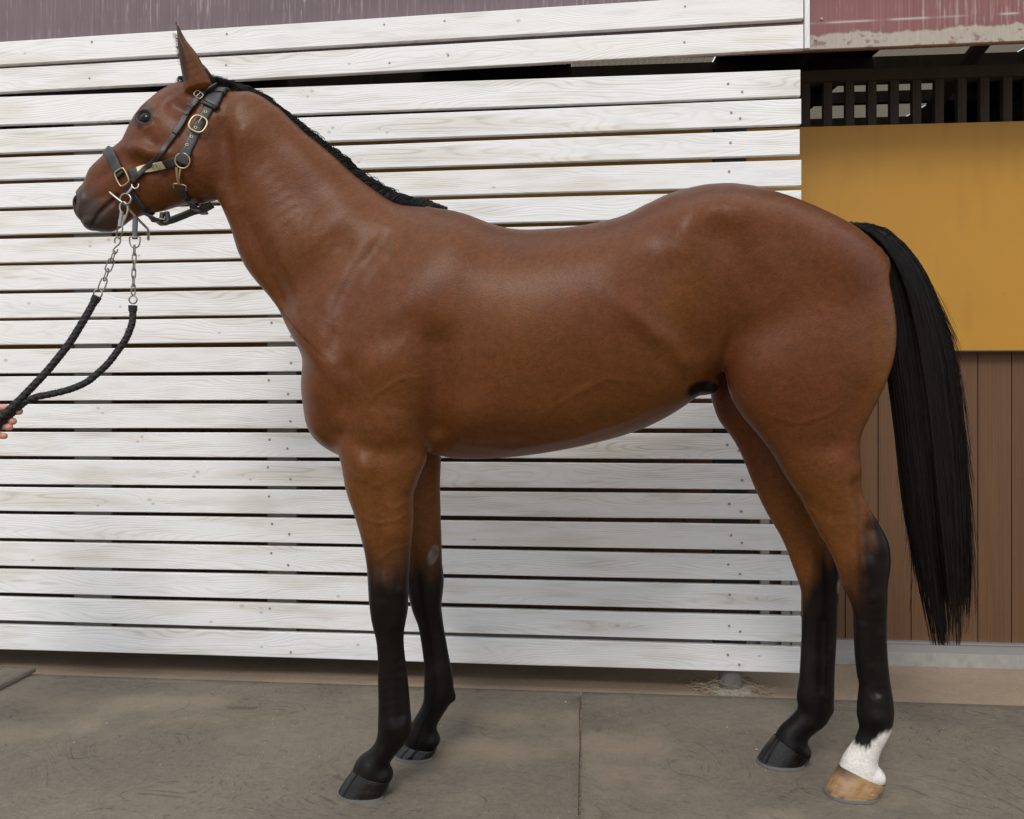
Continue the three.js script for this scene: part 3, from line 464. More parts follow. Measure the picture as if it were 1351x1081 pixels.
{
  const t = wallThing('stable_roof', 'corrugated stable roof with dark rafters and pale skylight sheets seen through the grille', 'roof', 0, -DOOR);
  const slope = 0.1, y0 = 2.80, depth = 4.6, ry = (z) => y0 - z * slope;
  const sheet = (x0, x1, off = 0) => { const n = Math.round((x1 - x0) / 0.008), pos = [], idx = []; for (let i = 0; i <= n; i++) { const x = mix(x0, x1, i / n), y = 0.009 * Math.sin(x / 0.032 * 6.283) + off; pos.push(x, ry(0.35) + y, 0.35, x, ry(-depth) + y, -depth); } for (let i = 0; i < n; i++) { const p = i * 2; idx.push(p, p + 2, p + 1, p + 2, p + 3, p + 1); } const g = new THREE.BufferGeometry(); g.setAttribute('position', new THREE.Float32BufferAttribute(pos, 3)); g.setIndex(idx); g.computeVertexNormals(); return g; };
  const cells = []; const a0 = onWall(1150, 1.5).x, per = 1.62; let x = xl;
  for (let k = -4; k <= 1; k++) { const s = a0 + k * per; if (s > x) cells.push([x, s, 0]); cells.push([Math.max(s, xl), Math.min(s + 0.78, xr), 1]); x = s + 0.78; } if (x < xr) cells.push([x, xr, 0]);
  for (const [p, q, k] of cells) if (q - p > 0.05) part(k ? 'skylight_sheet' : 'roof_sheet', sheet(p, q, k ? 0.012 : 0), k ? M.clearSheet : M.sheet, t);
  for (let i = 0; i < 6; i++) { const z = -0.35 - i * 0.75, g = box(xr - xl, 0.07, 0.045, (xl + xr) / 2, ry(z) - 0.05, z); part('purlin', g, M.darkWood, t); }
  for (let k = -3; k <= 1; k++) { const g = new THREE.BoxGeometry(0.06, 0.12, depth + 0.4); g.rotateX(Math.atan(slope)); g.translate(a0 + k * per + 1.15, ry(-depth / 2) - 0.15, -depth / 2 + 0.15); part('rafter', g, M.darkWood, t); }
  const A = V(onWall(1300, 0.75).x, hgt(52, onWall(1300, 0.75).d), -0.35), C = V(onWall(1208, 1.0).x, hgt(172, onWall(1208, 1.0).d), -0.6), br = new THREE.BoxGeometry(0.055, A.distanceTo(C) + 0.5, 0.05); const bm = part('brace', br, M.darkWood, t); bm.position.copy(A).lerp(C, 0.5); bm.quaternion.setFromUnitVectors(V(0, 1, 0), A.clone().sub(C).normalize());
  part('back_wall', box(xr - xl, ry(-depth) + 0.02 - GROUND, 0.08, (xl + xr) / 2, (ry(-depth) + GROUND) / 2, -depth - 0.02), M.darkInside, t);
  for (const xx of [xl - 0.04, xr + 0.04]) part('side_wall', box(0.08, ry(-depth / 2) - GROUND + 0.1, depth + 0.02, xx, (ry(-depth / 2) + GROUND) / 2, -depth / 2), M.darkInside, t);
}
// ---------------------------------------------------------------- eaves board with two slats, and the slat screen below it
{
  const w0 = onWall(0, 0.03), w1 = onWall(1060, 0.03), w2 = onWall(1351, 0.03), slopeF = (hgt(49, w2.d) - hgt(106, w0.d)) / (w2.x - w0.x);
  const xa = -4.55, xb = w2.x + 0.75, ya = hgt(66, w1.d) + (xa - w1.x) * slopeF, yb = ya + (xb - xa) * slopeF, hF = 0.62;
  const t = wallThing('eaves_board', 'weathered purple maroon eaves board with worn pale lower edge and two white slats nailed on', 'board', xa, -0.03);
  const g = bar(xb - xa, [ya, ya + hF], [yb, yb + hF], 0.03, { n: 12, wave: 0.002 }), uv = g.attributes.uv, p = g.attributes.position;
  for (let i = 0; i < p.count; i++) { const x = p.getX(i), b = mix(ya, yb, x / (xb - xa)); uv.setXY(i, Math.abs(x + (xa - w0.x + 0.45)) / 5.6, (p.getY(i) - b) / hF + (p.getZ(i) < -0.01 ? 0.3 : 0)); }
  part('board_face', g, M.fascia, t);
  const e = box(0.018, 0.36, 0.016, onWall(1064.5, 0.02).x - xa, hgt(66, w1.d) + 0.18, 0.009); part('end_strip', e, M.slats[1], t);
  for (const [px, py] of [[1084, 25], [1076, 52]]) { const w = onWall(px, 0.03), s = new THREE.CylinderGeometry(0.005, 0.006, 0.004, 10); s.rotateX(Math.PI / 2); s.translate(w.x - xa, hgt(py, w.d), 0.002); part('nail_head', s, M.screw, t); }
  const u = new THREE.Group(); u.name = 'slat_pair'; u.position.z = 0.03; t.add(u);
  const L = onWall(0, 0), R = onWall(1060, 0), rows = [[55, 85.5, -11.6, 24.6], [90.5, 122, 32, 64.5]];
  rows.forEach(([a, b, c, d], i) => { const ex = (xa - L.x) / (R.x - L.x), lt = hgt(a, L.d), lb = hgt(b, L.d), rt = hgt(c, R.d), rb = hgt(d, R.d); const sl = part('slat', bar(R.x - xa, [lb + (rb - lb) * ex, lt + (rt - lt) * ex], [rb, rt], 0.024), M.slats[i + 1], u);
    for (const px of [118, 300, 510, 590, 905]) { const w = onWall(px + rr(-4, 4), 0), f = (w.x - L.x) / (R.x - L.x), s = new THREE.CylinderGeometry(0.0035, 0.0045, 0.003, 8); s.rotateX(Math.PI / 2); s.translate(w.x - xa, mix(lb, rb, f) + (0.02 + 0.05 * (i ? rnd() : 1)), 0.001); part('nail', s, M.screw, sl); } });
  // roof edge above the board, outside the frame
  const rg = wallThing('roof_edge', 'grey metal edge capping the eaves board just above the slats', 'roof edge', xa, -0.02); part('edge_cap', box(xb - xa, 0.03, 0.2, (xb - xa) / 2, (ya + yb) / 2 + hF + 0.14, -0.06), M.pipe, rg);
}
{
  const LT = [128, 170.5, 208, 243, 279, 315.5, 351, 388, 423.6, 461, 497, 533.5, 570.5, 606.6, 643, 679, 715, 751.5, 788, 824.5], LB = [165, 202, 237.5, 274, 309.8, 347, 383, 420, 455, 492.7, 529, 565.3, 602, 639, 674.2, 710.6, 746.8, 782.5, 819, 857];
  const RT = [91.8, 130.3, 170.8, 210.8, 251], RBk = [126.4, 163.7, 204, 244.9]; for (let i = 5; i < 20; i++) RT.push(251 + (i - 4) * 40.2);
  const L = onWall(0, 0), R = onWall(1056.5, 0), xa = -4.6, t = wallThing('slat_screen', 'tall screen of whitewashed horizontal slats standing behind the horse', 'slat screen', xa, 0);
  const ex = (xa - L.x) / (R.x - L.x), gp = 6;
  for (let i = 0; i < 20; i++) {
    const rbp = RBk[i] ?? (i < 19 ? RT[i + 1] - gp - (i % 3) * 0.4 : 889), lt = hgt(LT[i], L.d), lb = hgt(LB[i], L.d), rt = hgt(RT[i], R.d), rb = hgt(rbp, R.d), rx = R.x + rr(-0.004, 0.004);
    const sl = part('slat', bar(rx - xa, [lb + (rb - lb) * ex, lt + (rt - lt) * ex], [rb, rt], 0.022), M.slats[(i * 5 + (i >> 1)) % 6], t);
    for (const [px, k] of [[356, 0.75], [382, 0.3], [962, 0.62], [977, 0.3]]) {
      if (rnd() < 0.25) continue;
      const w = onWall(px + rr(-3, 3), 0), f = (w.x - L.x) / (R.x - L.x), s = new THREE.CylinderGeometry(0.0042, 0.005, 0.0026, 10); s.rotateX(Math.PI / 2); s.translate(w.x - xa, mix(mix(lb, rb, f), mix(lt, rt, f), k + rr(-0.07, 0.07)), 0.001); part('screw_head', s, M.screw, sl);
    }
  }
  for (const [p0, p1, m, zb] of [[943, 985, M.black, 0.052], [98, 147, M.pipe, 0.04], [353, 391, M.pipe, 0.04]]) {
    const a = onWall(p0, 0.024).x, b = onWall(p1, 0.024).x, w = onWall((p0 + p1) / 2, 0), top = hgt(mix(128, 92, (p0 + 50) / 1056), w.d) - 0.01, bot = hgt(mix(857, 889, (p0 + 20) / 1056), w.d) + 0.012;
    part('post', box(b - a, top - bot, zb, (a + b) / 2 - xa, (top + bot) / 2, -0.024 - zb / 2), m, t);
  }
  const w = onWall(964.5, 0.05), pipe = new THREE.CylinderGeometry(0.044, 0.044, 0.14, 28); pipe.translate(w.x - xa, GROUND + 0.068, -0.06); part('pipe_foot', pipe, M.pipe, t);
  const fl = new THREE.CylinderGeometry(0.075, 0.08, 0.012, 28); fl.translate(w.x - xa, GROUND + 0.006, -0.06); part('foot_plate', fl, M.concrete, t);
}
{                                                                  // low grey boards leaning behind the screen's end
  const a = onWall(1006, 0.3), b = onWall(1062, 0.3), t = wallThing('grey_boards', 'grey upright boards standing against the brown wall behind the end of the slat screen', 'boards', a.x, -0.36);
  const y1 = hgt(684, a.d), n = 4, w = (b.x - a.x) / n; for (let i = 0; i < n; i++) { if (i === 1) continue; part('board', box(w - 0.006, y1 - GROUND, 0.018, (i + 0.5) * w, (y1 + GROUND) / 2, 0.001 * i), i ? M.concrete : M.alu, t); }
}
// ---------------------------------------------------------------- the horse's coat
const HROOT = V(0, 0, -2.368);
const horse = thing('horse', 'bay horse with black legs and one white pastern, standing before white slats', 'horse');
horse.position.copy(HROOT);
const toPx = (x, y, d) => [PW / 2 + x / d * FPX, HORIZON - (y - EYE) / d * FPX];
function segDist(u, v, a, b) { const dx = b[0] - a[0], dy = b[1] - a[1], t = clamp(((u - a[0]) * dx + (v - a[1]) * dy) / (dx * dx + dy * dy), 0, 1); return Math.hypot(u - a[0] - t * dx, v - a[1] - t * dy); }
{
  const P = bodyGeo.attributes.position, N = bodyGeo.attributes.normal, n = P.count, col = new Float32Array(n * 3), uv = new Float32Array(n * 2);
  for (let i = 0; i < n; i++) {
    const x = P.getX(i), y = P.getY(i), z = P.getZ(i), zm = z + DMID(x), nz = N.getZ(i), near = zm > 0;
    const leg = y < 0.86 || (x > 0.5 && y < 1.0), d = leg ? DMID(x) - (x < 0.2 ? Z : H) * Math.sign(zm) : DMID(x) - Math.abs(zm) * 0.9;
    const [u, v] = toPx(x, y, d);                                  // survey coordinates at this limb's own distance
    const nA = fbm(x * 9 + 40, y * 9, 4, zm * 9 + 3.5), nB = vnoise(x * 190, y * 190, zm * 190 + 50), nC = fbm(x * 3 + 7, y * 3, 3, zm * 3 + 11.5), nD = vnoise(x * 70 + y * 30, y * 70, zm * 70 + 20);
    let L = 0.86 + 0.2 * nA + 0.24 * (nB - 0.5) + 0.13 * (nD - 0.5);
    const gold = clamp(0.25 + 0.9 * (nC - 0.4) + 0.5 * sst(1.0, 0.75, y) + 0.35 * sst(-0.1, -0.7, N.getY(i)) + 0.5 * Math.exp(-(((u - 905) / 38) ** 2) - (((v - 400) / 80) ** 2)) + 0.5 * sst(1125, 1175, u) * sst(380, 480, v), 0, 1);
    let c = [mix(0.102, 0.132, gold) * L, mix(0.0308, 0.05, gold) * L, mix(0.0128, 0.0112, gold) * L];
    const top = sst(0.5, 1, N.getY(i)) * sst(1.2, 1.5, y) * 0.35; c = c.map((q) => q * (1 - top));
    let blk = 0; const w = 30 * (fbm(x * 45, y * 10, 4, zm * 45 + 9.5) - 0.5);
    const fore = x < 0.2;
    if (y < 1.0 && fore && v > 600) blk = sst(near ? 690 : 682, near ? 782 : 770, v + w * 1.5);
    if (y < 1.05 && !fore && v > 620) {
      if (near) { const edge = v < 720 ? mix(1143, 1126, (v - 640) / 80) : mix(1126, 1108, (v - 720) / 80); blk = Math.max(sst(-16, 26, u - edge + w) * sst(628, 690, v + w * 1.4), sst(735, 835, v + (u - 1128) * 0.9 + w)); }
      else { const edge = mix(1090, 1048, clamp((v - 690) / 110, 0, 1)); blk = Math.max(sst(-14, 20, u - edge + w * 0.8) * sst(675, 748, v + w * 1.5), sst(745, 815, v + (u - 1060) + w)); }
    }
    blk = Math.max(blk, sst(1.15, 0.75, Math.hypot((u - 930) / 26, (v - 517) / 15)) * (leg ? 0 : 1));
    const ink = [0.005 * (0.7 + 0.6 * nA), 0.0038 * (0.7 + 0.6 * nA), 0.0036 * (0.7 + 0.6 * nA)];
    const dusty = leg ? 0.16 * sst(0.5, 0.75, fbm(x * 22, y * 22, 3, zm * 22 + 5.5)) * blk : 0;
    c = c.map((q, k) => mix(q, ink[k] + dusty * [0.03, 0.022, 0.02][k], blk));
    if (!leg && u < 330) {                                         // head
      const mz = sst(46, 12, Math.min(segDist(u, v, [96, 262], [112, 292]), segDist(u, v, [125, 296], [152, 300]))) * sst(188, 128, u) * sst(236, 262, v + (u - 100) * 0.15);
      c = c.map((q, k) => mix(q, [0.054, 0.0455, 0.043][k] * (0.7 + 0.6 * nA), mz * 0.92)); const pal = sst(7, 2.5, Math.hypot(u - 119, (v - 300) * 1.3)); c = c.map((q, k) => mix(q, [0.16, 0.12, 0.105][k], pal * 0.5));
      const lip = sst(3.5, 1.2, Math.min(segDist(u, v, [117, 303], [130, 281]), segDist(u, v, [130, 281], [157, 256]))); c = c.map((q) => q * (1 - 0.6 * lip));
      const eye = sst(20, 12, Math.hypot((u - 187.5) * 0.92, v - 152)); c = c.map((q, k) => mix(q, [0.022, 0.017, 0.016][k], eye * 0.85));
      const pink = sst(9, 3, Math.hypot(u - 99, v - 252)); c = c.map((q, k) => mix(q, [0.13, 0.085, 0.075][k], pink * 0.6)); const hole = sst(1.2, 0.6, Math.hypot((u - 99) / 5, (v - 264) / 10)); c = c.map((q) => q * (1 - 0.85 * hole));
      if (v < 108) { const fe = 231 + (v - 30) * 0.13, ed = sst(fe + 12, fe + 6, u); c = c.map((q, k) => mix(q, [0.02, 0.014, 0.012][k], ed * 0.65 + 0.08)); }
    }
    if (leg && !near && fore) { const q = sst(1.15, 0.8, Math.hypot((u - 573) / 6.5 + (v - 729) * 0.03, (v - 729) / 13)); c = c.map((a, k) => mix(a, [0.15, 0.132, 0.122][k] * (0.5 + 1.0 * nD), q * (0.75 + 0.5 * (nA - 0.5)))); }
    if (leg && !near && !fore) { const q = sst(1.2, 0.8, Math.hypot((u - 1104) / 4.5, (v - 772) / 10)); c = c.map((a, k) => mix(a, [0.17, 0.15, 0.14][k], q)); }
    if (leg && near && !fore) { const line = 968 + 9 * Math.sin((u - 1120) * 0.11) - (u - 1150) * 0.22 + 10 * (vnoise(x * 200, y * 22, zm * 200 + 9) - 0.5); const s = sst(line - 4, line + 5, v); c = c.map((q, k) => mix(q, [0.66, 0.625, 0.59][k] * (0.85 + 0.2 * nA + 0.12 * (nB - 0.5)), s)); }
    col.set(c, i * 3); uv[i * 2] = (x + zm * 0.8) * 4; uv[i * 2 + 1] = (y + zm * 0.45) * 4;
  }
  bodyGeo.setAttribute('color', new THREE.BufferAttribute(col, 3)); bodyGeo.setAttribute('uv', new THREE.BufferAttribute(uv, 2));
  bodyGeo.translate(-HROOT.x, -HROOT.y, -HROOT.z);
}
const hairBump = tex(1024, 1024, (u, v) => 0.42 * vnoise(u * 60, v * 170, 1.5, 60) + 0.38 * vnoise(u * 130, v * 300, 2.5, 130) + 0.2 * fbm(u * 24, v * 24, 3, 5.5, 24), false);
const hairMap = tex(1024, 1024, (u, v) => { const s = vnoise(u * 70 + 6 * vnoise(u * 9, v * 9, 3.5, 9), v * 190, 1.5), q = vnoise(u * 180, v * 330, 4.5), k = vnoise(u * 300, v * 300, 6.5); return clamp(0.72 + 0.3 * (s - 0.5) + 0.26 * (q - 0.5) + 0.2 * (k - 0.5) + 0.25 * (fbm(u * 16, v * 16, 3, 8.5, 16) - 0.5), 0, 1); }, false);
hairMap.colorSpace = THREE.NoColorSpace;
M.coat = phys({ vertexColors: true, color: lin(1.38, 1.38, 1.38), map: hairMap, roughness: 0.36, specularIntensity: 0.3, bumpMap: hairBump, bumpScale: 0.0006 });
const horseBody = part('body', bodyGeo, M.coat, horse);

// where a line of sight meets the coat, so that tack lies on it
function surf(px, py) {
  const dx = (px - PW / 2) / FPX, dy = -(py - HORIZON) / FPX; let d = 1.95;
  for (let i = 0; i < 160; i++) {
    const x = d * dx, y = EYE + d * dy, z = -d + DMID(x), s = horseField.sel(x, y, z, 0.03), f = s.p.length ? horseField.value(x, y, z, s) : 0.12;
    if (f < 0.0006) break; d += Math.max(0.0008, Math.min(f, 0.12) * 0.55); if (d > 2.9) return null;
  }
  return hit(d * dx, EYE + d * dy, -d);
}
function fieldAt(x, y, zm) { const s = horseField.sel(x, y, zm, 0.03); return s.p.length ? horseField.value(x, y, zm, s) : 0.2; }
function hit(x, y, z) { const e = 0.006, zm = z + DMID(x); const n = V(fieldAt(x + e, y, zm) - fieldAt(x - e, y, zm), fieldAt(x, y + e, zm) - fieldAt(x, y - e, zm), fieldAt(x, y, zm + e) - fieldAt(x, y, zm - e)).normalize(); return { p: V(x, y, z), n }; }
const mirror = ({ p, n }) => ({ p: V(p.x, p.y, -(p.z + DMID(p.x)) - DMID(p.x)), n: V(n.x, n.y, -n.z) });
function over({ p, n }, out) {                                     // the same strap's point on the middle line
  const o = out ? V(out[0], -out[1], 0).normalize() : V(n.x, n.y, 0).normalize(); let s = 0.14;
  for (let i = 0; i < 80; i++) { const f = fieldAt(p.x + o.x * s, p.y + o.y * s, 0); if (f < 0.0008 || s < -0.2) break; s -= Math.max(0.0008, f * 0.5); }
  return { p: V(p.x + o.x * s, p.y + o.y * s, -DMID(p.x + o.x * s)), n: o };
}
const line = (pts, step = 5) => { const out = []; for (let i = 0; i < pts.length - 1; i++) { const k = Math.max(1, Math.round(Math.hypot(pts[i + 1][0] - pts[i][0], pts[i + 1][1] - pts[i][1]) / step)); for (let j = 0; j < k; j++) { const h = surf(mix(pts[i][0], pts[i + 1][0], j / k), mix(pts[i][1], pts[i + 1][1], j / k)); if (h) out.push(h); } } const h = surf(...pts[pts.length - 1]); if (h) out.push(h); return out; };
function ribbon(H, width, thick, lift = 0, o = {}) {               // a strap of rounded section along points with normals
  const curve = new THREE.CatmullRomCurve3(H.map((h) => h.p), false, 'centripetal'), n = o.n ?? H.length * 3, pos = [], idx = [], uv = [];
  const sec = [[-0.5, 0.15], [-0.5, 0.75], [-0.43, 1], [-0.2, 1.06], [0.2, 1.06], [0.43, 1], [0.5, 0.75], [0.5, 0.15], [0.4, 0], [-0.4, 0]];
  let len = 0, last = null;
  for (let i = 0; i <= n; i++) {
    const t = i / n, p = curve.getPoint(t), tg = curve.getTangent(t), f = t * (H.length - 1), a = Math.min(H.length - 2, Math.floor(f)), nn = H[a].n.clone().lerp(H[a + 1].n, f - a);
    nn.addScaledVector(tg, -nn.dot(tg)).normalize(); const side = V().crossVectors(tg, nn).normalize(); if (last) len += p.distanceTo(last); last = p;
    const wd = typeof width === 'function' ? width(t) : width;
    sec.forEach(([s, h], j) => { const q = p.clone().addScaledVector(side, s * wd).addScaledVector(nn, lift + h * thick); pos.push(q.x, q.y, q.z); uv.push(len * 8, j * 0.1); });
  }
  const S = sec.length; for (let i = 0; i < n; i++) for (let j = 0; j < S; j++) { const a = i * S + j, b = i * S + (j + 1) % S; idx.push(a, b, a + S, b, b + S, a + S); }
  for (const e of [0, n]) for (let j = 1; j < S - 1; j++) { const b = e * S; e ? idx.push(b, b + j, b + j + 1) : idx.push(b, b + j + 1, b + j); }
  const g = new THREE.BufferGeometry(); g.setAttribute('position', new THREE.Float32BufferAttribute(pos, 3)); g.setAttribute('uv', new THREE.Float32BufferAttribute(uv, 2)); g.setIndex(idx); g.computeVertexNormals(); return g;
}
function tube(pts, r, seg = 6, closed = false, n) { return new THREE.TubeGeometry(new THREE.CatmullRomCurve3(pts, closed, 'centripetal'), n ?? pts.length * 5, r, seg, closed); }

// ---------------------------------------------------------------- eyes, hooves
M.eye = phys({ color: lin(0.004, 0.0028, 0.0025), roughness: 0.04, specularIntensity: 0.4 });
for (const s of [1, -1]) { const g = new THREE.SphereGeometry(0.028, 40, 24); const c = eyeOff(-0.0215, s); g.translate(c.x, c.y, c.z - DMID(c.x) - HROOT.z); part('eye', g, M.eye, horse); }
const hoofBump = tex(256, 256, (u, v) => 0.6 * fbm(u * 7, v * 9, 3, 2.5, 7) + 0.25 * vnoise(u * 60, v * 6, 4.5, 60) + 0.15 * vnoise(u * 20, v * 70, 6.5, 20), false);
M.hoofBlack = phys({ vertexColors: true, roughness: 0.3, specularIntensity: 0.3, clearcoat: 0.55, clearcoatRoughness: 0.08, bumpMap: hoofBump, bumpScale: 0.005 });
M.shoe = std({ color: lin(0.22, 0.215, 0.205), metalness: 0.5, roughness: 0.5 });
function hoof(name, zo, toe, heel, cf, ch, wTop, wBot, tan, label) {
  const yb = 0.0085, xt = at(toe, 1050, zo).x, xh = at(heel, 1050, zo).x, f = at(...cf, zo), h = at(...ch, zo), nr = 14, ns = 40, pos = [], idx = [], col = [], uv = [];
  const out = (ph) => { const c = Math.cos(ph), s = Math.sin(ph); return [c > 0 ? -Math.pow(c, 0.9) : Math.pow(-c, 0.75) * 0.96, Math.sign(s) * Math.pow(Math.abs(s), c < 0 ? 0.72 : 0.95)]; };
  for (let i = 0; i <= nr; i++) for (let j = 0; j <= ns; j++) {
    const t = i / nr, ph = j / ns * Math.PI * 2, [a, b] = out(ph), k = (a + 1) / 2;      // k = 0 toe, 1 heel
    const xT = mix(f.x, h.x, k), yT = mix(f.y, h.y, k), xB = mix(xt, xh, k), bow = 0.004 * Math.sin(t * Math.PI);
    const x = mix(xT, xB, t) - bow * (0.5 - k), y = mix(yT, yb, t), z = mix(wTop, wBot, Math.pow(t, 0.85)) * b + zo; pos.push(x, y, z - DMID(x) - HROOT.z); uv.push(j / ns * 1.5, t * 0.25);
    const g1 = vnoise(ph * 14, t * 3, zo * 50 + 2), g2 = fbm(ph * 3, t * 5, 3, zo * 40 + 8), gr = vnoise(ph * 5, t * 34, zo * 30 + 3);
    if (!tan) { const l = 0.003 + 0.004 * sst(0.55, 0.8, g2) + 0.02 * sst(0.9, 1, t) * g1; col.push(l * 1.1, l, l * 0.95); }
    else { let L = 0.8 + 0.35 * (g1 - 0.5) + 0.25 * (gr - 0.5), c = [0.36 * L, 0.215 * L, 0.1 * L]; const dk = Math.max(sst(0.32, 0.05, k) * sst(0.5, 0.05, t) * 0.85, sst(0.8, 0.98, t + 0.12 * (g1 - 0.5)) * sst(0.35, 0.7, g1) * 0.8, sst(0.72, 0.95, k) * sst(0.3, 0.55, t) * 0.55), pale = sst(0.5, 0.75, g2) * 0.45; c = c.map((q, m) => mix(mix(q, [0.5, 0.36, 0.24][m], pale), [0.045, 0.035, 0.028][m], dk)); col.push(...c); }
  }
  const W = ns + 1; for (let i = 0; i < nr; i++) for (let j = 0; j < ns; j++) { const p = i * W + j; idx.push(p, p + 1, p + W, p + 1, p + W + 1, p + W); }
  const g = new THREE.BufferGeometry(); g.setAttribute('position', new THREE.Float32BufferAttribute(pos, 3)); g.setAttribute('color', new THREE.Float32BufferAttribute(col, 3)); g.setAttribute('uv', new THREE.Float32BufferAttribute(uv, 2)); g.setIndex(idx); g.computeVertexNormals();
  const m = part('hoof', g, M.hoofBlack, horse); if (label) m.userData.label = label;
  const sp = [], si = [], K = 36;                                  // horseshoe: a flat bar round the rim, open at the heel
  for (let j = 0; j <= K; j++) { const ph = mix(-0.86, 0.86, j / K) * Math.PI, [a, b] = out(ph), k = (a + 1) / 2; for (const [s, y] of [[1.03, 0.0005], [1.03, 0.0085], [0.72, 0.0085], [0.72, 0.0005]]) { const x = mix((xt + xh) / 2, mix(xt, xh, k), s); sp.push(x, y, wBot * b * s + zo - DMID(x) - HROOT.z); } }
  for (let j = 0; j < K; j++) for (let q = 0; q < 4; q++) { const a = j * 4 + q, b = j * 4 + (q + 1) % 4; si.push(a, b, a + 4, b, b + 4, a + 4); } for (const e of [0, K]) si.push(e * 4, e * 4 + 1, e * 4 + 2, e * 4, e * 4 + 2, e * 4 + 3);
  const sg = new THREE.BufferGeometry(); sg.setAttribute('position', new THREE.Float32BufferAttribute(sp, 3)); sg.setIndex(si); const sgn = sg.toNonIndexed(); sgn.computeVertexNormals(); part('horseshoe', sgn, M.shoe, m);
  return m;
}
hoof('fore near', Z, 446.5, 511, [467.5, 1013], [517, 1027], 0.045, 0.056, false);
hoof('fore far', ZF, 520, 574, [535, 979], [577, 986], 0.044, 0.054, false);
hoof('hind near', H, 1089.5, 1156, [1111, 1008], [1165, 1033], 0.046, 0.055, true, 'tan hoof with dark smudges under the white pastern');
hoof('hind far', HF, 1000, 1060, [1022.5, 971], [1067, 1000], 0.045, 0.054, false);

// ---------------------------------------------------------------- hair
M.tailCore = std({ color: lin(0.005, 0.0045, 0.0045), roughness: 0.7 });
M.hair = phys({ vertexColors: true, roughness: 0.4, specularIntensity: 0.32 });
class Hair {
  constructor() { this.pos = []; this.idx = []; this.nor = []; this.col = []; }
  add(pts, r0, r1, steps = 8) {
    const c = new THREE.CatmullRomCurve3(pts, false, 'centripetal'), b = this.pos.length / 3; const q0 = rnd(), tone = rnd() < 0.14 ? [0.016, 0.0105, 0.008] : [0.0045 + 0.005 * q0, 0.004 + 0.0042 * q0, 0.004 + 0.0045 * q0]; let ref = V(rnd() - 0.5, rnd() - 0.5, rnd() - 0.5);
    for (let i = 0; i <= steps; i++) { const t = i / steps, p = c.getPoint(t), tg = c.getTangent(t), u = V().crossVectors(tg, ref).normalize(), w = V().crossVectors(tg, u), r = mix(r0, r1, t); for (let j = 0; j < 3; j++) { const a = j * 2.0944, ca = Math.cos(a), sa = Math.sin(a), q = [u.x * ca + w.x * sa, u.y * ca + w.y * sa, u.z * ca + w.z * sa]; this.pos.push(p.x + q[0] * r, p.y + q[1] * r, p.z + q[2] * r); this.nor.push(...q); this.col.push(...tone); } }
    for (let i = 0; i < steps; i++) for (let j = 0; j < 3; j++) { const p = b + i * 3 + j, q = b + i * 3 + (j + 1) % 3; this.idx.push(p, q, p + 3, q, q + 3, p + 3); }
  }
  geo() { const g = new THREE.BufferGeometry(); g.setAttribute('position', new THREE.Float32BufferAttribute(this.pos, 3)); g.setAttribute('normal', new THREE.Float32BufferAttribute(this.nor, 3)); g.setAttribute('color', new THREE.Float32BufferAttribute(this.col, 3)); g.setIndex(this.idx); g.translate(-HROOT.x, -HROOT.y, -HROOT.z); return g; }
}
const along = (A, t) => { const f = clamp(t, 0, 1) * (A.length - 1), i = Math.min(A.length - 2, Math.floor(f)); return [mix(A[i][0], A[i + 1][0], f - i), mix(A[i][1], A[i + 1][1], f - i)]; };
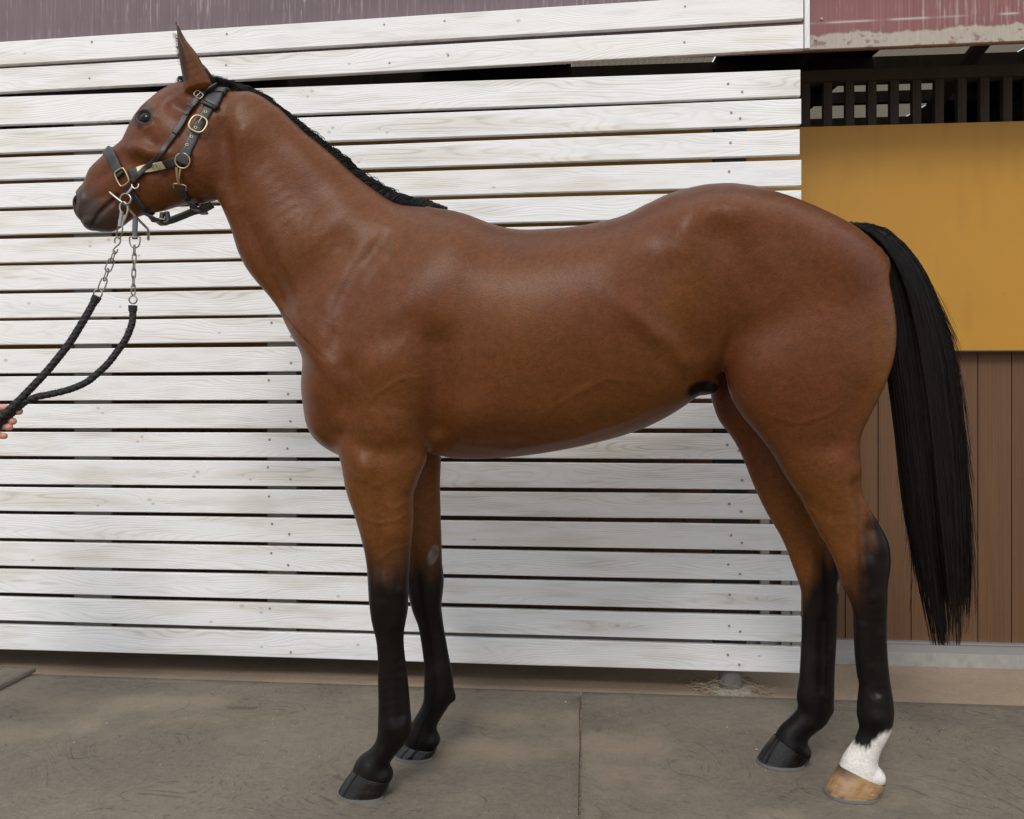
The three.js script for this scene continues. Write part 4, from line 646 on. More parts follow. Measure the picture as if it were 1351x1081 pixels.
{
  const Lf = [[1122, 298], [1138, 314], [1152, 338], [1160, 364], [1166, 395], [1168, 430], [1170, 470], [1176, 510], [1184, 568], [1190, 627], [1197, 678], [1203, 716], [1213, 782], [1228, 850]];
  const Rt = [[1130, 295], [1163, 300], [1191, 320], [1214, 349], [1230, 380], [1247, 427], [1256, 458], [1263, 495], [1269, 568], [1275, 627], [1277, 678], [1279, 730], [1279, 790], [1276, 852]];
  const hb = new Hair(), clumps = Array.from({ length: 46 }, () => [rnd(), rr(-1, 1), rr(0.84, 1.0), rr(-1, 1)]);
  for (let i = 0; i < 5200; i++) {
    const c = clumps[i % 46], s = clamp(c[0] + rr(-0.13, 0.13) + (rnd() < 0.03 ? rr(-0.06, 0.06) : 0), -0.02, 1.02), zz = c[1], wob = c[3] * 3, te = Math.min(1, c[2] * rr(0.88, 1.04)) * (rnd() < 0.25 ? rr(0.6, 0.97) : 1), pts = [], ph = rr(0, 6), t0 = rnd() < 0.6 ? 0 : rr(0, 0.32);
    for (let k = 0; k <= 9; k++) {
      const t = mix(t0, te, k / 9), [lx, ly] = along(Lf, t), [rx, ry] = along(Rt, t), tip = sst(0.7, 1, t), sp = mix(s, c[0], 0.35 * tip);
      const sh = mix(sp, 0.5 + (sp - 0.5) * 1.02, tip), thick = 0.052 * Math.sqrt(Math.max(0, 1 - (2 * clamp(s, 0, 1) - 1) ** 2)) * sst(-0.05, 0.3, t) + 0.008;
      pts.push(at(mix(lx, rx, sh) + wob * sst(0.3, 1, t) + 1.2 * Math.sin(t * 7 + ph), mix(ly, ry, sh) + 1.5 * Math.sin(t * 5 + ph), zz * thick + 0.0));
    }
    hb.add(pts, 0.00105, 0.0005, 13);
  }
  for (let i = 0; i < 190; i++) { const t0 = rr(0.1, 0.75), [ax, ay] = along(rnd() < 0.7 ? Rt : Lf, t0), [bx, by] = along(Rt, t0 + 0.12), [cx, cy] = along(Rt, t0 + 0.22), o = rr(2, 13), k = ax > 1200 ? 1 : -1; hb.add([at(ax - 3 * k, ay, 0.01), at((k > 0 ? bx : ax + (bx - ax) * 0.2) + o * 0.45 * k, by, 0.015), at((k > 0 ? cx : ax + (cx - ax) * 0.2) + o * k, cy + rr(-8, 8), 0.01)], 0.0006, 0.0003, 10); }
  for (let i = 0; i < 40; i++) { const a = rr(0, 30) - 8; hb.add([at(1134 + a * 0.6, 298 + a * 0.1, rr(-0.01, 0.02)), at(1150 + a, 297 + a * 0.25 + rr(-2, 2), 0.01), at(1156 + a * rr(0.9, 1.5), 300 + a * 0.55 + rr(-3, 6), rr(-0.02, 0.03))], 0.0007, 0.0003, 8); }
  const t = part('tail', hb.geo(), M.hair, horse);
  const core = []; for (let k = 0; k <= 9; k++) { const tt = k / 12.5, [lx, ly] = along(Lf, tt), [rx, ry] = along(Rt, tt); core.push([lx + (rx - lx) * 0.16, ly, rx - (rx - lx) * 0.18, ry, 0.034 * sst(-0.15, 0.3, tt) * mix(1, 0.35, sst(0.6, 1, tt)) + 0.002, -0.004]); }
  const cf = new Field([new Loft('core', 0.01, core, { capA: 0.02, capB: 0.06 })]);
  const cg = meshField(cf, [0.85, 0.35, -0.1], [1.45, 1.65, 0.1], 0.009, shearZ); cg.translate(-HROOT.x, -HROOT.y, -HROOT.z); part('tail_core', cg, M.tailCore, t);
}
{
  const crest = [[299, 108], [314, 117], [333, 126.5], [352, 138.5], [377, 156.5], [402, 176.5], [424, 194], [443, 208.5], [460, 223], [477, 237], [497, 250], [518, 261], [540, 268], [560, 270], [580, 273], [597, 278]], hb = new Hair();
  for (let i = 0; i < 5200; i++) {
    const t = 0.97 * rnd(), [px, py] = along(crest, t), [qx, qy] = along(crest, t + 0.01), l = Math.hypot(qx - px, qy - py) || 1, nx = (qy - py) / l, ny = -(qx - px) / l, hgtPx = (8 + 2 * vnoise(t * 40, 1.5) + rr(-2, 1.2)) * sst(-0.02, 0.05, t) * mix(1, 0.25, sst(0.72, 0.98, t)), z0 = rr(-0.022, 0.004), lean = (8 + 14 * vnoise(t * 26, 4.5) + rr(-6, 6)) * sst(1, 0.72, t), f = rnd() < 0.03 ? rr(1.1, 1.5) : 1;
    const P = (k, dx, z) => at(px + nx * hgtPx * k - ny * dx, py + ny * hgtPx * k + nx * dx, z);
    hb.add([P(-1.1, -2, z0), P(0.35 * f, lean * 0.3, z0 - 0.002), P(0.85 * f, lean * 0.8, z0 - 0.013), P(0.7, lean * 1.4, z0 - 0.034), P(-1.2, lean * 1.9, z0 * 0.3 - 0.062)], 0.0014, 0.0006, 9);
  }
  for (let i = 0; i < 260; i++) { const t = rnd(); const x = mix(266, 302, t), y = mix(99, 109, t) + 3; hb.add([at(x, y + 6, rr(-0.03, 0.02)), at(x + 4, y - 3, rr(-0.03, 0.02)), at(x + rr(6, 16), y + 3 - rr(-2, 8), rr(-0.04, 0.02))], 0.0009, 0.0004, 6); }
  for (let i = 0; i < 60; i++) { const x = rr(238, 250); hb.add([at(x, 106, rr(-0.02, 0.04)), at(x - 2, 103 - rr(0, 3), rr(-0.02, 0.04)), at(x - rr(3, 9), 108 + rr(-7, 4), rr(-0.02, 0.04))], 0.0008, 0.0004, 6); }
  for (let i = 0; i < 70; i++) { const t = rnd(), x = mix(232, 240, t), y = mix(45, 92, t); hb.add([at(x + 3, y, 0.06), at(x - 1, y - 3, 0.062), at(x - rr(2, 6), y - rr(2, 9), 0.062)], 0.0006, 0.0003, 5); }
  part('mane', hb.geo(), M.hair, horse);
}
// ---------------------------------------------------------------- headcollar, bridle, lead
M.leather = std({ map: tex(256, 64, (u, v) => { const n = 0.75 + 0.5 * fbm(u * 24, v * 8, 3, 1.5, 24), st = (Math.abs(v - 0.24) < 0.02 || Math.abs(v - 0.56) < 0.02) && (u * 40) % 1 < 0.6 ? 1.8 : 1; return [0.02 * n * st, 0.0195 * n * st, 0.021 * n * st]; }), roughness: 0.5 });
M.leatherPad = std({ color: lin(0.027, 0.028, 0.031), roughness: 0.6 });
M.brownLeather = std({ color: lin(0.026, 0.02, 0.018), roughness: 0.5 });
M.brass = std({ color: lin(0.42, 0.35, 0.21), metalness: 0.9, roughness: 0.38 });
M.steel = std({ color: lin(0.4, 0.39, 0.37), metalness: 0.95, roughness: 0.34 });
M.chain = std({ color: lin(0.24, 0.225, 0.205), metalness: 0.9, roughness: 0.4 });
const tackAt = surf(240, 215).p, halter = thing('headcollar', 'black leather headcollar with brass buckles and a nameplate on the horse head', 'headcollar');
halter.position.copy(tackAt);
const onHead = (g, t = halter) => { g.translate(-t.position.x, -t.position.y, -t.position.z); return g; };
const strap = (name, H, w, th, lift, m, t = halter, o) => part(name, onHead(ribbon(H, w, th, lift, o), t), m, t);
const around = (near, out) => { const N = [...near, over(near[near.length - 1], out)]; return [...N, ...near.slice().reverse().map(mirror)]; };
const up = (px, py, lift) => { const h = surf(px, py); return h.p.clone().addScaledVector(h.n, lift); };
const frame = (px, py, lift, ang) => { const h = surf(px, py), n = h.n, e = V(Math.cos(ang), -Math.sin(ang), 0); e.addScaledVector(n, -e.dot(n)).normalize(); return { o: h.p.clone().addScaledVector(n, lift), e, f: V().crossVectors(n, e), n }; };
const pl = (F, a, b, c = 0) => F.o.clone().addScaledVector(F.e, a).addScaledVector(F.f, b).addScaledVector(F.n, c);
const rectPts = (F, a, b, r = 0.25) => [[-a, -b * (1 - r)], [-a, b * (1 - r)], [-a * (1 - r), b], [a * (1 - r), b], [a, b * (1 - r)], [a, -b * (1 - r)], [a * (1 - r), -b], [-a * (1 - r), -b]].map(([p, q]) => pl(F, p, q));
{
  const crown = around(line([[243, 213], [248, 196], [256, 179], [263, 164], [274, 146], [285, 129], [296, 116]], 6), [0.35, -1]);
  strap('crown_strap', crown, 0.026, 0.0055, 0.001, M.leather);
  const pad = around(line([[276, 143], [285, 129], [297, 115]], 5), [0.35, -1]); strap('crown_pad', pad, 0.043, 0.011, 0.002, M.leatherPad);
  for (const [a, b] of [[279, 140], [287.5, 127]]) strap('keeper', line([[a, b], [a + 2.2, b - 3]], 2), 0.047, 0.0145, 0.001, M.leather, halter, { n: 6 });
  const nose = around(line([[160, 233], [155, 222], [150, 212], [146, 204]], 4), [-1, -0.75]); strap('noseband', nose, 0.031, 0.0075, 0.001, M.leatherPad);
  strap('cheek_piece', line([[172, 231], [186, 226], [205, 220], [225, 215], [243, 212]], 6), 0.026, 0.006, 0.001, M.leather);
  // nameplate
  const cv = document.createElement('canvas'); cv.width = 256; cv.height = 96; const cx = cv.getContext('2d'); cx.fillStyle = '#c9c3a4'; cx.fillRect(0, 0, 256, 96); cx.fillStyle = '#8f8a70'; for (let i = 0; i < 60; i++) cx.fillRect(rnd() * 256, 66 + rnd() * 30, 3 + rnd() * 22, 2); cx.fillStyle = '#2a2622'; cx.font = 'bold 58px serif'; cx.fillText('21', 146, 60);
  M.plate = std({ map: Object.assign(new THREE.CanvasTexture(cv), { colorSpace: THREE.SRGBColorSpace }), metalness: 0.35, roughness: 0.35 });
  const pg = ribbon(line([[183, 227], [193, 223.5], [205, 219.5], [217.5, 216]], 5), 0.022, 0.0018, 0.0088, { n: 24 }), uv = pg.attributes.uv, pp = pg.attributes.position, a0 = V(pp.getX(0), pp.getY(0), pp.getZ(0)), nl = pp.count / 10;
  for (let i = 0; i < pp.count; i++) uv.setXY(i, Math.floor(i / 10) / (nl - 1), [1, 0.99, 0.93, 0.7, 0.3, 0.07, 0.01, 0, 0.5, 0.5][i % 10]); part('nameplate', onHead(pg), M.plate, halter);
  // brass
  const sq = frame(163.5, 234.5, 0.009, -0.45); part('square_ring', onHead(tube(rectPts(sq, 0.0165, 0.0215, 0.22), 0.0026, 8, true, 60)), M.brass, halter);
  const rg = frame(243, 213, 0.012, 0); part('round_ring', onHead(tube(Array.from({ length: 12 }, (_, i) => pl(rg, 0.0205 * Math.cos(i * 0.5236), 0.0205 * Math.sin(i * 0.5236))), 0.0023, 8, true, 48)), M.brass, halter);
  strap('ring_tab', line([[248, 199], [245, 207], [242, 216]], 3), (t) => 0.026 + 0.011 * t, 0.006, 0.009, M.leatherPad);
  const bk = frame(262, 166.5, 0.013, -1.12), buckle = part('buckle', onHead(tube(rectPts(bk, 0.0225, 0.02, 0.4), 0.003, 8, true, 64)), M.brass, halter);
  part('prong', onHead(tube([pl(bk, 0.024, 0, 0.001), pl(bk, 0.012, 0, 0.003), pl(bk, 0.002, 0, 0.001)], 0.0018, 6)), M.brass, buckle);
  for (const [a, b] of [[271.5, 149.5], [258.5, 170], [253, 182], [247.5, 192.5]]) { const F = frame(a, b, 0.0075, 0), g = new THREE.TorusGeometry(0.0034, 0.0012, 6, 14); g.applyMatrix4(new THREE.Matrix4().makeBasis(F.e, F.f, F.n).setPosition(F.o)); part('eyelet', onHead(g), M.brass, halter); }
  const sn = [up(238.5, 222, 0.012), up(237.5, 232, 0.013), up(238.5, 241, 0.012)]; const snap = part('snap_hook', onHead(mergeGeometries([tube([up(236, 220.5, 0.012), sn[1], sn[2]], 0.0042, 8), tube([up(241, 221, 0.012), up(240, 231, 0.013), sn[2]], 0.0032, 8), tube([up(231.5, 246.5, 0.01), up(231.5, 241.5, 0.011), up(247, 243.5, 0.011), up(247, 249, 0.01)], 0.0024, 8)])), M.brass, halter); snap.userData.label = 'brass snap hook under the round ring';
  // straps under the jaw
  const chin = at(216, 291, 0.0), chinH = { p: chin, n: V(0.1, -1, 0) };
  const lower = line([[169, 246], [176, 258], [186, 272], [193, 280]], 5), lo = { p: at(203, 288.5, 0.032), n: V(-0.35, -0.6, 0.7).normalize() };
  strap('lower_noseband', [...lower, lo, chinH, mirror(lo), ...lower.slice().reverse().map(mirror)], 0.023, 0.006, 0.001, M.leather);
  const th = line([[239.5, 247], [243, 257], [248, 265]], 4), t1 = { p: at(254, 271, 0.045), n: V(0, -0.5, 0.85).normalize() }, tm = { p: at(262, 277, 0), n: V(0, -1, 0) };
  strap('throat_strap', [...th, t1, tm, mirror(t1), ...th.slice().reverse().map(mirror)], 0.022, 0.006, 0.001, M.leather);
  strap('chin_strap', [[208, 292], [222, 291.5], [238, 286], [254, 279.5], [268, 276], [280, 270]].map(([a, b]) => ({ p: at(a, b, 0.004), n: V(0.15, -0.8, 0.5).normalize() })), 0.022, 0.009, -0.004, M.leather);
  part('chin_loop', onHead(tube([at(214, 281, 0.01), at(214, 293, 0.014), at(221, 293, 0.012), at(220, 280, 0.008)], 0.0075, 8)), M.leather, halter); part('chin_buckle', onHead(tube([at(209, 289, 0.02), at(217, 289.5, 0.02)], 0.0022, 6)), M.brass, halter);
}
const bridle = thing('bridle', 'thin dark bridle headpiece carrying a steel ring bit in the horse mouth', 'bridle'); bridle.position.copy(up(170, 245, 0));
{
  const hp = around(line([[174, 240], [180, 236], [188, 229], [200, 216], [215, 200], [228, 182], [240, 164.5], [252, 144], [262, 129], [274, 116], [284, 110]], 6).map(({ p, n }, i) => ({ p: p.addScaledVector(n, i > 1 && i < 7 ? 0.006 : 0.001), n })), [0.3, -1]);
  strap('headpiece', hp, 0.0145, 0.0055, 0.001, M.brownLeather, bridle);
  strap('strap_end', line([[231, 178], [240, 165], [252, 146], [261, 132]], 5), 0.0165, 0.005, 0.006, M.brownLeather, bridle);
  const F = frame(262.5, 127, 0.011, -0.9), b = part('buckle', onHead(tube(rectPts(F, 0.0085, 0.0105, 0.25), 0.0016, 6, true, 40), bridle), M.steel, bridle); part('prong', onHead(tube([pl(F, 0.01, 0), pl(F, -0.008, 0, 0.002)], 0.0013, 6), bridle), M.steel, b);
  for (const [x, y] of [[254, 141], [246, 154]]) { const G = frame(x, y, 0.0125, -0.95); part('keeper', onHead(new THREE.BoxGeometry(0.007, 0.02, 0.004).applyMatrix4(new THREE.Matrix4().makeBasis(G.e, G.f, G.n).setPosition(G.o)), bridle), M.brownLeather, bridle); }
  const d0 = -up(166, 262, 0.018).z, at3 = (x, y, k = 0) => unproj(x, y, d0 - k), ringAt = (x, y, r, k = 0, tilt = 0) => Array.from({ length: 14 }, (_, i) => at3(x + r * Math.cos(i * 0.4488), y + r * Math.sin(i * 0.4488), k + tilt * Math.cos(i * 0.4488)));
  const bit = part('bit_ring', onHead(tube(ringAt(165.6, 262.8, 7, 0.002, 0.006), 0.0028, 8, true, 48), bridle), M.steel, bridle);
  part('mouthpiece', onHead(tube([at3(144.5, 253.8, -0.004), at3(153, 261, 0.002), at3(161.5, 267.5, 0.004)], 0.0034, 8), bridle), M.steel, bridle);
  part('chin_bar', onHead(mergeGeometries([tube([at3(170.5, 277, -0.01), at3(182, 289.5, -0.03), at3(191, 298.5, -0.05), at3(195, 303, -0.065), at3(195.6, 310, -0.075), at3(195.4, 317, -0.08)], 0.0038, 8), tube([at3(168, 268, 0), at3(170.5, 277, -0.01)], 0.0035, 8)]), bridle), M.steel, bridle);
  part('bit_hook', onHead(mergeGeometries([tube([at3(174, 242, 0.002), at3(174.5, 246.5, 0.005), at3(178, 249, 0.006), at3(182, 247, 0.005), at3(183, 243, 0.003)], 0.0026, 8), tube([at3(174.5, 247, 0.005), at3(171.5, 251.5, 0.006), at3(168, 255.5, 0.006)], 0.004, 8)]), bridle), M.steel, bridle);
}
// lead: chain and braided rope on both ends
M.rope = std({ color: lin(0.011, 0.011, 0.012), roughness: 0.75 });
const lead = thing('lead_rope', 'black braided lead rope with two steel chains from the bit to the hand', 'lead rope');
const LD = 2.255; lead.position.copy(unproj(126, 394, LD)); const onLead = (g) => onHead(g, lead);
function braid(pts, R, name, parent) {
  const c = new THREE.CatmullRomCurve3(pts, false, 'centripetal'), len = c.getLength(), n = Math.round(len / 0.006), fr = c.computeFrenetFrames(n, false), gs = [];
  for (let s = 0; s < 4; s++) { const q = []; for (let i = 0; i <= n; i++) { const t = i / n, p = c.getPointAt(t), a = (s & 1 ? -1 : 1) * len * t / 0.034 * 6.283 + (s >> 1) * Math.PI + (s & 1 ? 0.6 : 0), rad = R * 0.5 * (1 + 0.1 * Math.cos(len * t / 0.017 * 6.283 + s * 3.14)); q.push(p.addScaledVector(fr.normals[i], rad * Math.cos(a)).addScaledVector(fr.binormals[i], rad * Math.sin(a))); } gs.push(new THREE.TubeGeometry(new THREE.CatmullRomCurve3(q), n * 2, R * 0.56, 6)); }
  gs.push(new THREE.TubeGeometry(c, n, R * 0.72, 8));
  const hb = new Hair(); for (let i = 0; i < len * 500; i++) { const t = rnd(), p = c.getPointAt(t), v = V(rnd() - 0.5, rnd() - 0.5, rnd() - 0.5).normalize(); hb.add([p.clone().addScaledVector(v, R * 0.8), p.clone().addScaledVector(v, R * 1.1), p.clone().addScaledVector(v, R * 1.25).add(V(rr(-1, 1), rr(-1, 1), rr(-1, 1)).multiplyScalar(0.003))], 0.0004, 0.0002, 2); }
  const fz = hb.geo(); fz.deleteAttribute('color'); fz.translate(HROOT.x, HROOT.y, HROOT.z);
  const strip = (g) => { const o = g.toNonIndexed(); o.deleteAttribute('uv'); return o; };
  return part(name, onLead(mergeGeometries([...gs.map(strip), strip(fz)])), M.rope, parent);
}
const P3 = (a) => a.map(([x, y, d]) => unproj(x, y, d));
const ropeA = braid(P3([[125.5, 396, 2.252], [110, 423, 2.24], [92, 452, 2.228], [75, 474, 2.215], [59, 493, 2.205], [42, 511, 2.195], [26, 527.5, 2.186], [12, 541, 2.18], [0, 552, 2.178], [-16, 567, 2.18], [-30, 590, 2.185], [-38, 640, 2.19], [-36, 720, 2.19], [-40, 790, 2.19]]), 0.0102, 'rope', lead);
braid(P3([[175, 409, 2.27], [174.6, 424, 2.265], [166, 447, 2.256], [154, 464.5, 2.246], [143, 479, 2.238], [130, 491.5, 2.23], [116, 503, 2.222], [100, 511, 2.215], [83, 516.5, 2.208], [65, 520.5, 2.2], [48, 524, 2.195], [34, 530, 2.192], [18, 543, 2.192], [5, 556, 2.192], [-12, 573, 2.192], [-26, 600, 2.195], [-31, 660, 2.2], [-28, 740, 2.2]]), 0.0092, 'rope', lead);
for (const [x, y, d, R] of [[126.2, 394.5, 2.252, 0.0125], [175, 407, 2.27, 0.0118]]) { const g = new THREE.CylinderGeometry(R, R * 0.95, 0.016, 12); g.rotateZ(x < 150 ? -0.5 : 0); const p = unproj(x, y, d); g.translate(p.x, p.y, p.z); part('whipping', onLead(g), M.rope, lead); }
function link(a, b, wid, r, twist) { // stadium-shaped chain link between two points
  const ax = b.clone().sub(a), L = ax.length(); ax.normalize(); const s0 = V(0, 0, 1).cross(ax).normalize(), s1 = V().crossVectors(ax, s0), s = s0.multiplyScalar(Math.cos(twist)).addScaledVector(s1, Math.sin(twist)), m = a.clone().lerp(b, 0.5), h = Math.max(0.001, L / 2 - wid / 2), pts = [];
  for (let i = 0; i < 16; i++) { const t = i / 16 * Math.PI * 2, c = Math.cos(t), q = Math.sin(t); pts.push(m.clone().addScaledVector(ax, c * wid / 2 + Math.sign(c) * h).addScaledVector(s, q * wid / 2)); }
  return tube(pts, r, 6, true, 40);
}
function chain(pts, wid, tw0) { for (let i = 0; i < pts.length - 1; i++) { const a = pts[i].clone().lerp(pts[i + 1], -0.16), b = pts[i].clone().lerp(pts[i + 1], 1.16); part('chain_link', onLead(link(a, b, wid, 0.0019, tw0 + (i % 2 ? 1.25 : 0.25))), M.chain, lead); } }
chain(P3([[150.5, 333, 2.265], [146.8, 343.5, 2.262], [142, 356.5, 2.26], [137.7, 369, 2.257], [133, 381.5, 2.254]]), 0.0155, 1.2);
chain(P3([[177.2, 325, 2.285], [177, 335.5, 2.284], [176.7, 345.5, 2.282], [176.4, 355.5, 2.281], [176.1, 366, 2.28], [175.8, 376.5, 2.277], [175.6, 388, 2.275]]), 0.0135, 0.6);
const circle = (x, y, d, r, ry = r) => tube(Array.from({ length: 12 }, (_, i) => unproj(x + r * Math.cos(i * 0.5236), y + ry * Math.sin(i * 0.5236), d - 0.002 * Math.cos(i))), 0.0021, 7, true, 44);
part('ring', onLead(circle(129, 387.5, 2.252, 5.6)), M.chain, lead); part('ring', onLead(circle(175.3, 395.5, 2.272, 5.2)), M.chain, lead);
part('ring', onLead(tube(P3([[177.8, 313.5, 2.288], [171.5, 312.5, 2.287], [171, 320, 2.287], [174, 326, 2.286], [177.6, 327, 2.285], [181.5, 326, 2.286], [184.3, 320, 2.287], [184, 312.5, 2.288]]), 0.0021, 7, true, 50)), M.chain, lead);
part('chin_tab', onLead(ribbon(P3([[178.5, 287, 2.315], [178, 298, 2.305], [177.6, 308, 2.295], [177.7, 315, 2.289]]).map((p) => ({ p, n: V(0.3, 0, 1).normalize() })), 0.014, 0.006, -0.003)), M.leather, lead);
{
  const d = -up(163, 272, 0.026).z, S = (a) => a.map(([x, y, k]) => unproj(x, y, d - (k || 0)));
  part('snap_hook', onLead(mergeGeometries([tube(S([[160.5, 282], [158, 275], [159, 269.5], [163.5, 267], [167, 270], [168.5, 276], [166.5, 284], [163.5, 291]]), 0.0031, 8), tube(S([[160.5, 279], [159.6, 285], [158.6, 292]]), 0.0054, 10), tube(S([[158.8, 290], [158, 299]]), 0.0064, 10), tube(S([[164.5, 284], [162.5, 292], [161, 299]]), 0.0034, 8)])), M.steel, lead);
  part('chain_link', onLead(link(...S([[159.2, 297.5], [155.6, 314.5, -0.01]]), 0.0185, 0.0021, 0.35)), M.chain, lead);
  part('s_hook', onLead(tube(P3([[151.6, 321, d + 0.012], [151.2, 315.5, d + 0.012], [155, 313, d + 0.012], [158.6, 316, d + 0.012], [157.5, 321.5, d + 0.01], [152.5, 326, d + 0.01], [149, 330, d + 0.008], [149.5, 334, d + 0.005], [153, 334.2, d + 0.005], [155.3, 329, d + 0.006]]), 0.0022, 7, false, 60)), M.chain, lead);
}
// ---------------------------------------------------------------- the handler: only the fingers reach into the picture
{
  const person = thing('person', 'person beyond the picture edge in dark work clothes, fingers curled round the black lead rope', 'person');
  const base = V(-1.98, 0, -2.02); person.position.copy(base);
  const Cp = (k, a, b, r1, r2) => new Capsule(k, V(...a), V(...b), r1, r2);
  const hp = (px, py, d) => unproj(px, py, d), caps = (k, a, b, r1, r2) => new Capsule(k, a, b, r1, r2);
  const wrist = hp(-92, 566, 2.215), shoulder = V(-1.95, 1.4, -2.24), elbow = V(-1.86, 1.1, -2.22), palm = [];
  palm.push(caps(0.012, wrist, hp(-52, 562, 2.222), 0.027, 0.026), caps(0.014, hp(-60, 548, 2.225), hp(-12, 544, 2.224), 0.017, 0.0125), caps(0.012, hp(-58, 557, 2.226), hp(-12, 553, 2.226), 0.017, 0.0125), caps(0.012, hp(-58, 567, 2.226), hp(-15, 562.5, 2.225), 0.017, 0.012), caps(0.012, hp(-60, 575, 2.222), hp(-18, 572, 2.222), 0.016, 0.011));
  const finger = (pts, r0, r1) => { for (let i = 0; i < pts.length - 1; i++) palm.push(caps(0.0025, hp(...pts[i]), hp(...pts[i + 1]), mix(r0, r1, i / 3), mix(r0, r1, (i + 1) / 3))); };
  finger([[-12, 544, 2.224], [6, 543.5, 2.222], [18, 543, 2.21], [25, 543, 2.198]], 0.0115, 0.0095);
  finger([[-12, 553, 2.226], [1, 553, 2.224], [11, 554.5, 2.208], [17, 556, 2.192]], 0.0115, 0.0093);
  finger([[-15, 562.5, 2.225], [-6, 561.5, 2.222], [5, 562, 2.204], [12, 563.8, 2.188]], 0.0112, 0.0092);
  finger([[-18, 572, 2.222], [-12, 573, 2.215], [-3, 574.5, 2.202], [5.5, 575.5, 2.188]], 0.0098, 0.0082);
  for (const [a, b, d, r] of [[-52, 550, 2.215, 0.018], [-28, 540, 2.2, 0.013], [-8, 537, 2.194, 0.011], [7, 538, 2.198, 0.0095]].map((q) => q)) palm.push(new Blob(0.004, hp(a, b, d), r, r * 0.9, r)); palm.push(caps(0.004, hp(-52, 552, 2.215), hp(-28, 541, 2.2), 0.016, 0.0125), caps(0.004, hp(-28, 541, 2.2), hp(-8, 537.5, 2.194), 0.0125, 0.0108), caps(0.004, hp(-8, 537.5, 2.194), hp(6, 538.5, 2.199), 0.0108, 0.009));
  const handF = new Field(palm), w = wrist, hand = meshField(handF, [w.x - 0.05, w.y - 0.09, -2.29], [-1.29, w.y + 0.13, -2.12], 0.0024);
  const hipY = 0.93, body = [Cp(0.06, [-1.98, 1.0, -2.02], [-1.98, 1.3, -2.02], 0.13, 0.15), Cp(0.05, [-1.97, 1.42, -2.2], [-1.97, 1.42, -1.84], 0.075, 0.075), Cp(0.03, [-1.97, 1.45, -2.02], [-1.95, 1.56, -2.02], 0.058, 0.055), new Blob(0.02, V(-1.945, 1.665, -2.02), 0.098, 0.125, 0.078), new Blob(0.02, V(-1.9, 1.6, -2.02), 0.055, 0.06, 0.055),
    new Blob(0.012, V(-1.838, 1.645, -2.02), 0.022, 0.026, 0.014, 0.4), new Blob(0.008, V(-1.95, 1.655, -2.1), 0.026, 0.034, 0.012), new Blob(0.008, V(-1.95, 1.655, -1.94), 0.026, 0.034, 0.012), new Blob(0.006, V(-1.857, 1.597, -2.02), 0.012, 0.006, 0.024), new Blob(0.006, V(-1.857, 1.587, -2.02), 0.011, 0.007, 0.02),
    Object.assign(new Blob(0.012, V(-1.852, 1.682, -2.052), 0.016, 0.012, 0.018), { cut: true }), Object.assign(new Blob(0.012, V(-1.852, 1.682, -1.988), 0.016, 0.012, 0.018), { cut: true }),
    caps(0.03, shoulder, elbow, 0.055, 0.042), caps(0.02, elbow, wrist, 0.042, 0.027), Cp(0.03, [-1.97, 1.4, -1.81], [-1.99, 1.12, -1.76], 0.055, 0.042), Cp(0.02, [-1.99, 1.12, -1.76], [-1.9, 0.88, -1.76], 0.042, 0.027), Cp(0.015, [-1.9, 0.88, -1.76], [-1.88, 0.79, -1.76], 0.032, 0.024), Cp(0.05, [-1.98, hipY, -2.11], [-1.96, 0.5, -2.13], 0.095, 0.062), Cp(0.03, [-1.96, 0.5, -2.13], [-1.99, 0.1, -2.13], 0.062, 0.042), Cp(0.05, [-1.98, hipY, -1.93], [-2.0, 0.5, -1.91], 0.095, 0.062), Cp(0.03, [-2.0, 0.5, -1.91], [-2.04, 0.1, -1.91], 0.062, 0.042)];
  for (let i = 0; i < 4; i++) body.push(Cp(0.004, [-1.885, 0.8, -1.785 + i * 0.017], [-1.868, 0.735 + (i === 3 ? 0.012 : i === 0 ? 0.006 : 0), -1.782 + i * 0.016], 0.0095, 0.0078)); body.push(Cp(0.006, [-1.88, 0.83, -1.79], [-1.85, 0.775, -1.8], 0.012, 0.009));
  const bodyG = meshField(new Field(body), [-2.35, 0.02, -2.42], [-1.4, 1.85, -1.6], 0.0085);
  M.skin = phys({ color: lin(0.52, 0.26, 0.19), roughness: 0.5, specularIntensity: 0.4 });
  const strip = (g) => { g.translate(-base.x, -base.y, -base.z); g.deleteAttribute('uv'); return g; };
  part('body', mergeGeometries([strip(bodyG), strip(hand)]), M.skin, person);
  const wear = (name, parts, lo, hi, m) => part(name, strip(meshField(new Field(parts), lo, hi, 0.01)), m, person);
  M.jacket = std({ color: lin(0.035, 0.042, 0.06), roughness: 0.85 }); M.trousers = std({ color: lin(0.05, 0.05, 0.052), roughness: 0.9 }); M.boot = std({ color: lin(0.02, 0.018, 0.016), roughness: 0.6 }); M.hairBrown = std({ color: lin(0.02, 0.014, 0.011), roughness: 0.7 });
  wear('jacket', [Cp(0.08, [-1.98, 0.9, -2.02], [-1.98, 1.3, -2.02], 0.16, 0.165), Cp(0.06, [-1.97, 1.41, -2.2], [-1.97, 1.41, -1.84], 0.088, 0.088), caps(0.03, shoulder, elbow, 0.07, 0.056), caps(0.02, elbow, elbow.clone().lerp(wrist, 0.86), 0.056, 0.038), Cp(0.03, [-1.97, 1.4, -1.81], [-1.99, 1.12, -1.76], 0.07, 0.056), Cp(0.02, [-1.99, 1.12, -1.76], [-1.91, 0.9, -1.76], 0.056, 0.04), Cp(0.03, [-1.97, 1.46, -2.02], [-1.965, 1.5, -2.02], 0.075, 0.072)], [-2.35, 0.6, -2.45], [-1.4, 1.7, -1.6], M.jacket);
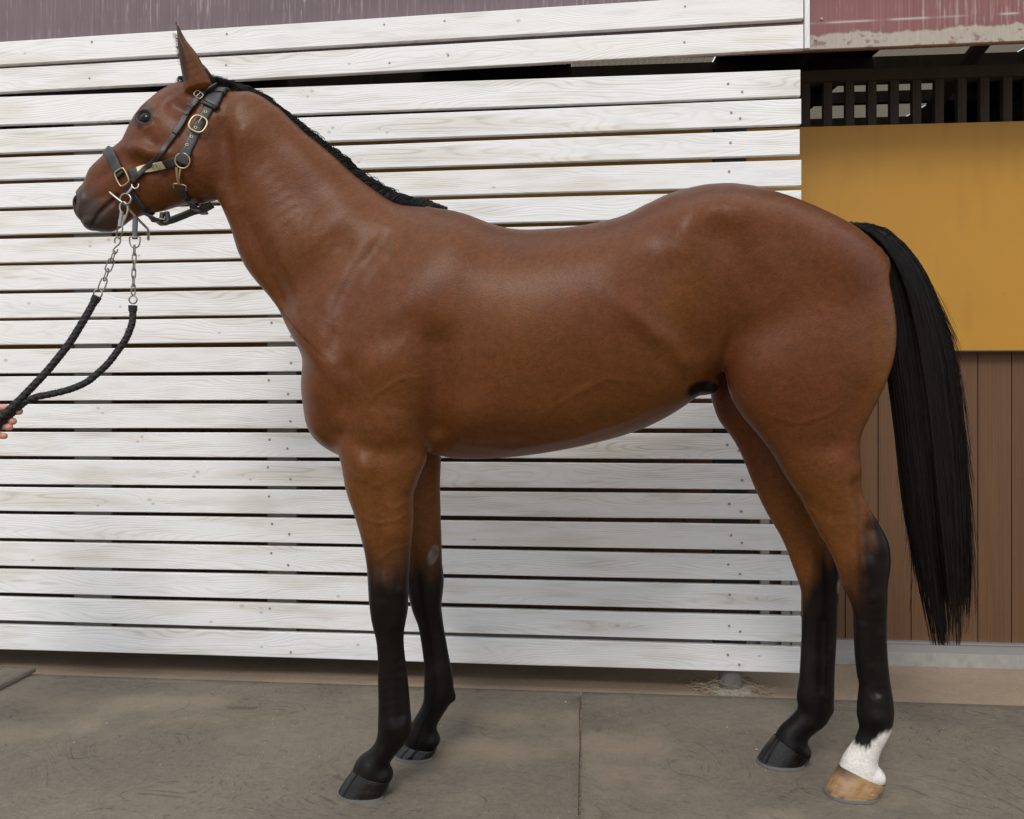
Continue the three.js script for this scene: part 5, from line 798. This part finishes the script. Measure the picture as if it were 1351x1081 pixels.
  wear('trousers', [Cp(0.05, [-1.98, 0.95, -2.02], [-1.98, 0.9, -2.02], 0.148, 0.14), Cp(0.04, [-1.98, hipY, -2.11], [-1.96, 0.5, -2.13], 0.108, 0.078), Cp(0.03, [-1.96, 0.5, -2.13], [-1.99, 0.08, -2.13], 0.078, 0.066), Cp(0.04, [-1.98, hipY, -1.93], [-2.0, 0.5, -1.91], 0.108, 0.078), Cp(0.03, [-2.0, 0.5, -1.91], [-2.04, 0.08, -1.91], 0.078, 0.066)], [-2.35, 0.0, -2.45], [-1.6, 1.2, -1.6], M.trousers);
  for (const [x, z] of [[-1.99, -2.13], [-2.04, -1.91]]) wear('boot', [Cp(0.03, [x, 0.15, z], [x, 0.055, z], 0.056, 0.05), Cp(0.03, [x - 0.03, 0.042, z], [x + 0.15, 0.04, z], 0.045, 0.04), Object.assign(new Blob(0.003, V(x + 0.05, -0.2, z), 0.6, 0.2, 0.6), { cut: true })], [x - 0.15, -0.02, z - 0.12], [x + 0.28, 0.26, z + 0.12], M.boot);
  wear('hair', [new Blob(0.02, V(-1.968, 1.705, -2.02), 0.098, 0.105, 0.087), new Blob(0.02, V(-1.985, 1.66, -2.02), 0.075, 0.09, 0.085)], [-2.12, 1.5, -2.16], [-1.8, 1.85, -1.88], M.hairBrown);
  for (const z of [-2.051, -1.989]) { const g = new THREE.SphereGeometry(0.0125, 16, 12); g.translate(-1.862 - base.x, 1.682, z - base.z); part('eye', g, M.eye, person); }
}
// ---------------------------------------------------------------- straw and litter
function strawGeo(n, place, len, r) {
  const one = []; for (let i = 0; i < n; i++) { const [x, y, z] = place(i), g = new THREE.CylinderGeometry(r * 0.8, r, len * rr(0.4, 1), 4, 2); const p = g.attributes.position, b = rr(-0.25, 0.25); for (let k = 0; k < p.count; k++) p.setX(k, p.getX(k) + b * p.getY(k) * p.getY(k) / len); g.rotateZ(Math.PI / 2 + rr(-0.35, 0.35)); g.rotateY(rr(0, 6.28)); g.translate(x, y, z); one.push(g); }
  const g = mergeGeometries(one); return g;
}
M.straw = std({ color: lin(0.33, 0.27, 0.18), roughness: 0.8 });
M.strawGrey = std({ color: lin(0.2, 0.165, 0.115), roughness: 0.85 });
{
  const w = onWall(964.5, 0.06).x, tuft = strawGeo(150, () => { const a = rr(0, 6.28), q = 0.05 + 0.085 * Math.sqrt(rnd()); const p = wallToWorld(w + q * Math.cos(a) * 1.1, GROUND + rr(0.004, 0.05) * (1.5 - q * 9), -0.06 + q * 0.75 * Math.sin(a)); return [p.x, p.y, p.z]; }, 0.085, 0.0011);
  stuff('straw_tuft', tuft, M.straw, 'tuft of loose straw round the foot of the grey post pipe', 'straw');
  const rail = strawGeo(420, () => { const u = rr(1.0, xr), p = wallToWorld(u - (rnd() < 0.12 ? rr(0.8, 3) : 0), GROUND + rr(0.001, 0.012), -DOOR + 0.028 + Math.abs(rr(0, 0.03) * rr(0, 1.6))); return [p.x, p.y, p.z]; }, 0.05, 0.0008);
  stuff('straw_line', rail, M.strawGrey, 'line of straw bits along the metal sill of the brown wall', 'straw');
  const seam = strawGeo(90, () => { const p = wallToWorld(seamX + rr(-0.004, 0.006), rr(-0.012, -0.002), rr(0.06, 1.2)); return [p.x, p.y, p.z]; }, 0.03, 0.0008);
  stuff('straw_seam', seam, M.strawGrey, 'crumbled straw and dirt packed in the seam between the mats', 'straw');
  const bits = []; for (let i = 0; i < 260; i++) { const p = wallToWorld(rr(-3.4, 1.4), 0.0012, rr(0.09, 1.15)), g = new THREE.IcosahedronGeometry(rr(0.0009, 0.0028) * (rnd() < 0.08 ? 1.9 : 1), 0); g.scale(1, 0.45, rr(0.6, 1.3)); g.rotateY(rr(0, 6)); g.translate(p.x, p.y, p.z); bits.push(g); }
  stuff('grit', mergeGeometries(bits), std({ color: lin(0.3, 0.27, 0.23), roughness: 0.9 }), 'pale grit and crumbs scattered over the rubber mats', 'grit');
  const scr = strawGeo(110, () => { const p = wallToWorld(rr(-3.4, 1.5), 0.0016, rr(0.08, 1.15)); return [p.x, p.y, p.z]; }, 0.026, 0.0006);
  const q = scr.attributes.position; for (let i = 0; i < q.count; i++) q.setY(i, 0.0012 + (q.getY(i) - 0.0016) * 0.12);
  stuff('straw_scraps', scr, M.straw, 'single straw scraps lying about on the rubber mats', 'straw');
}
camera.far = 3000; camera.updateProjectionMatrix();
renderer.render(scene, camera);
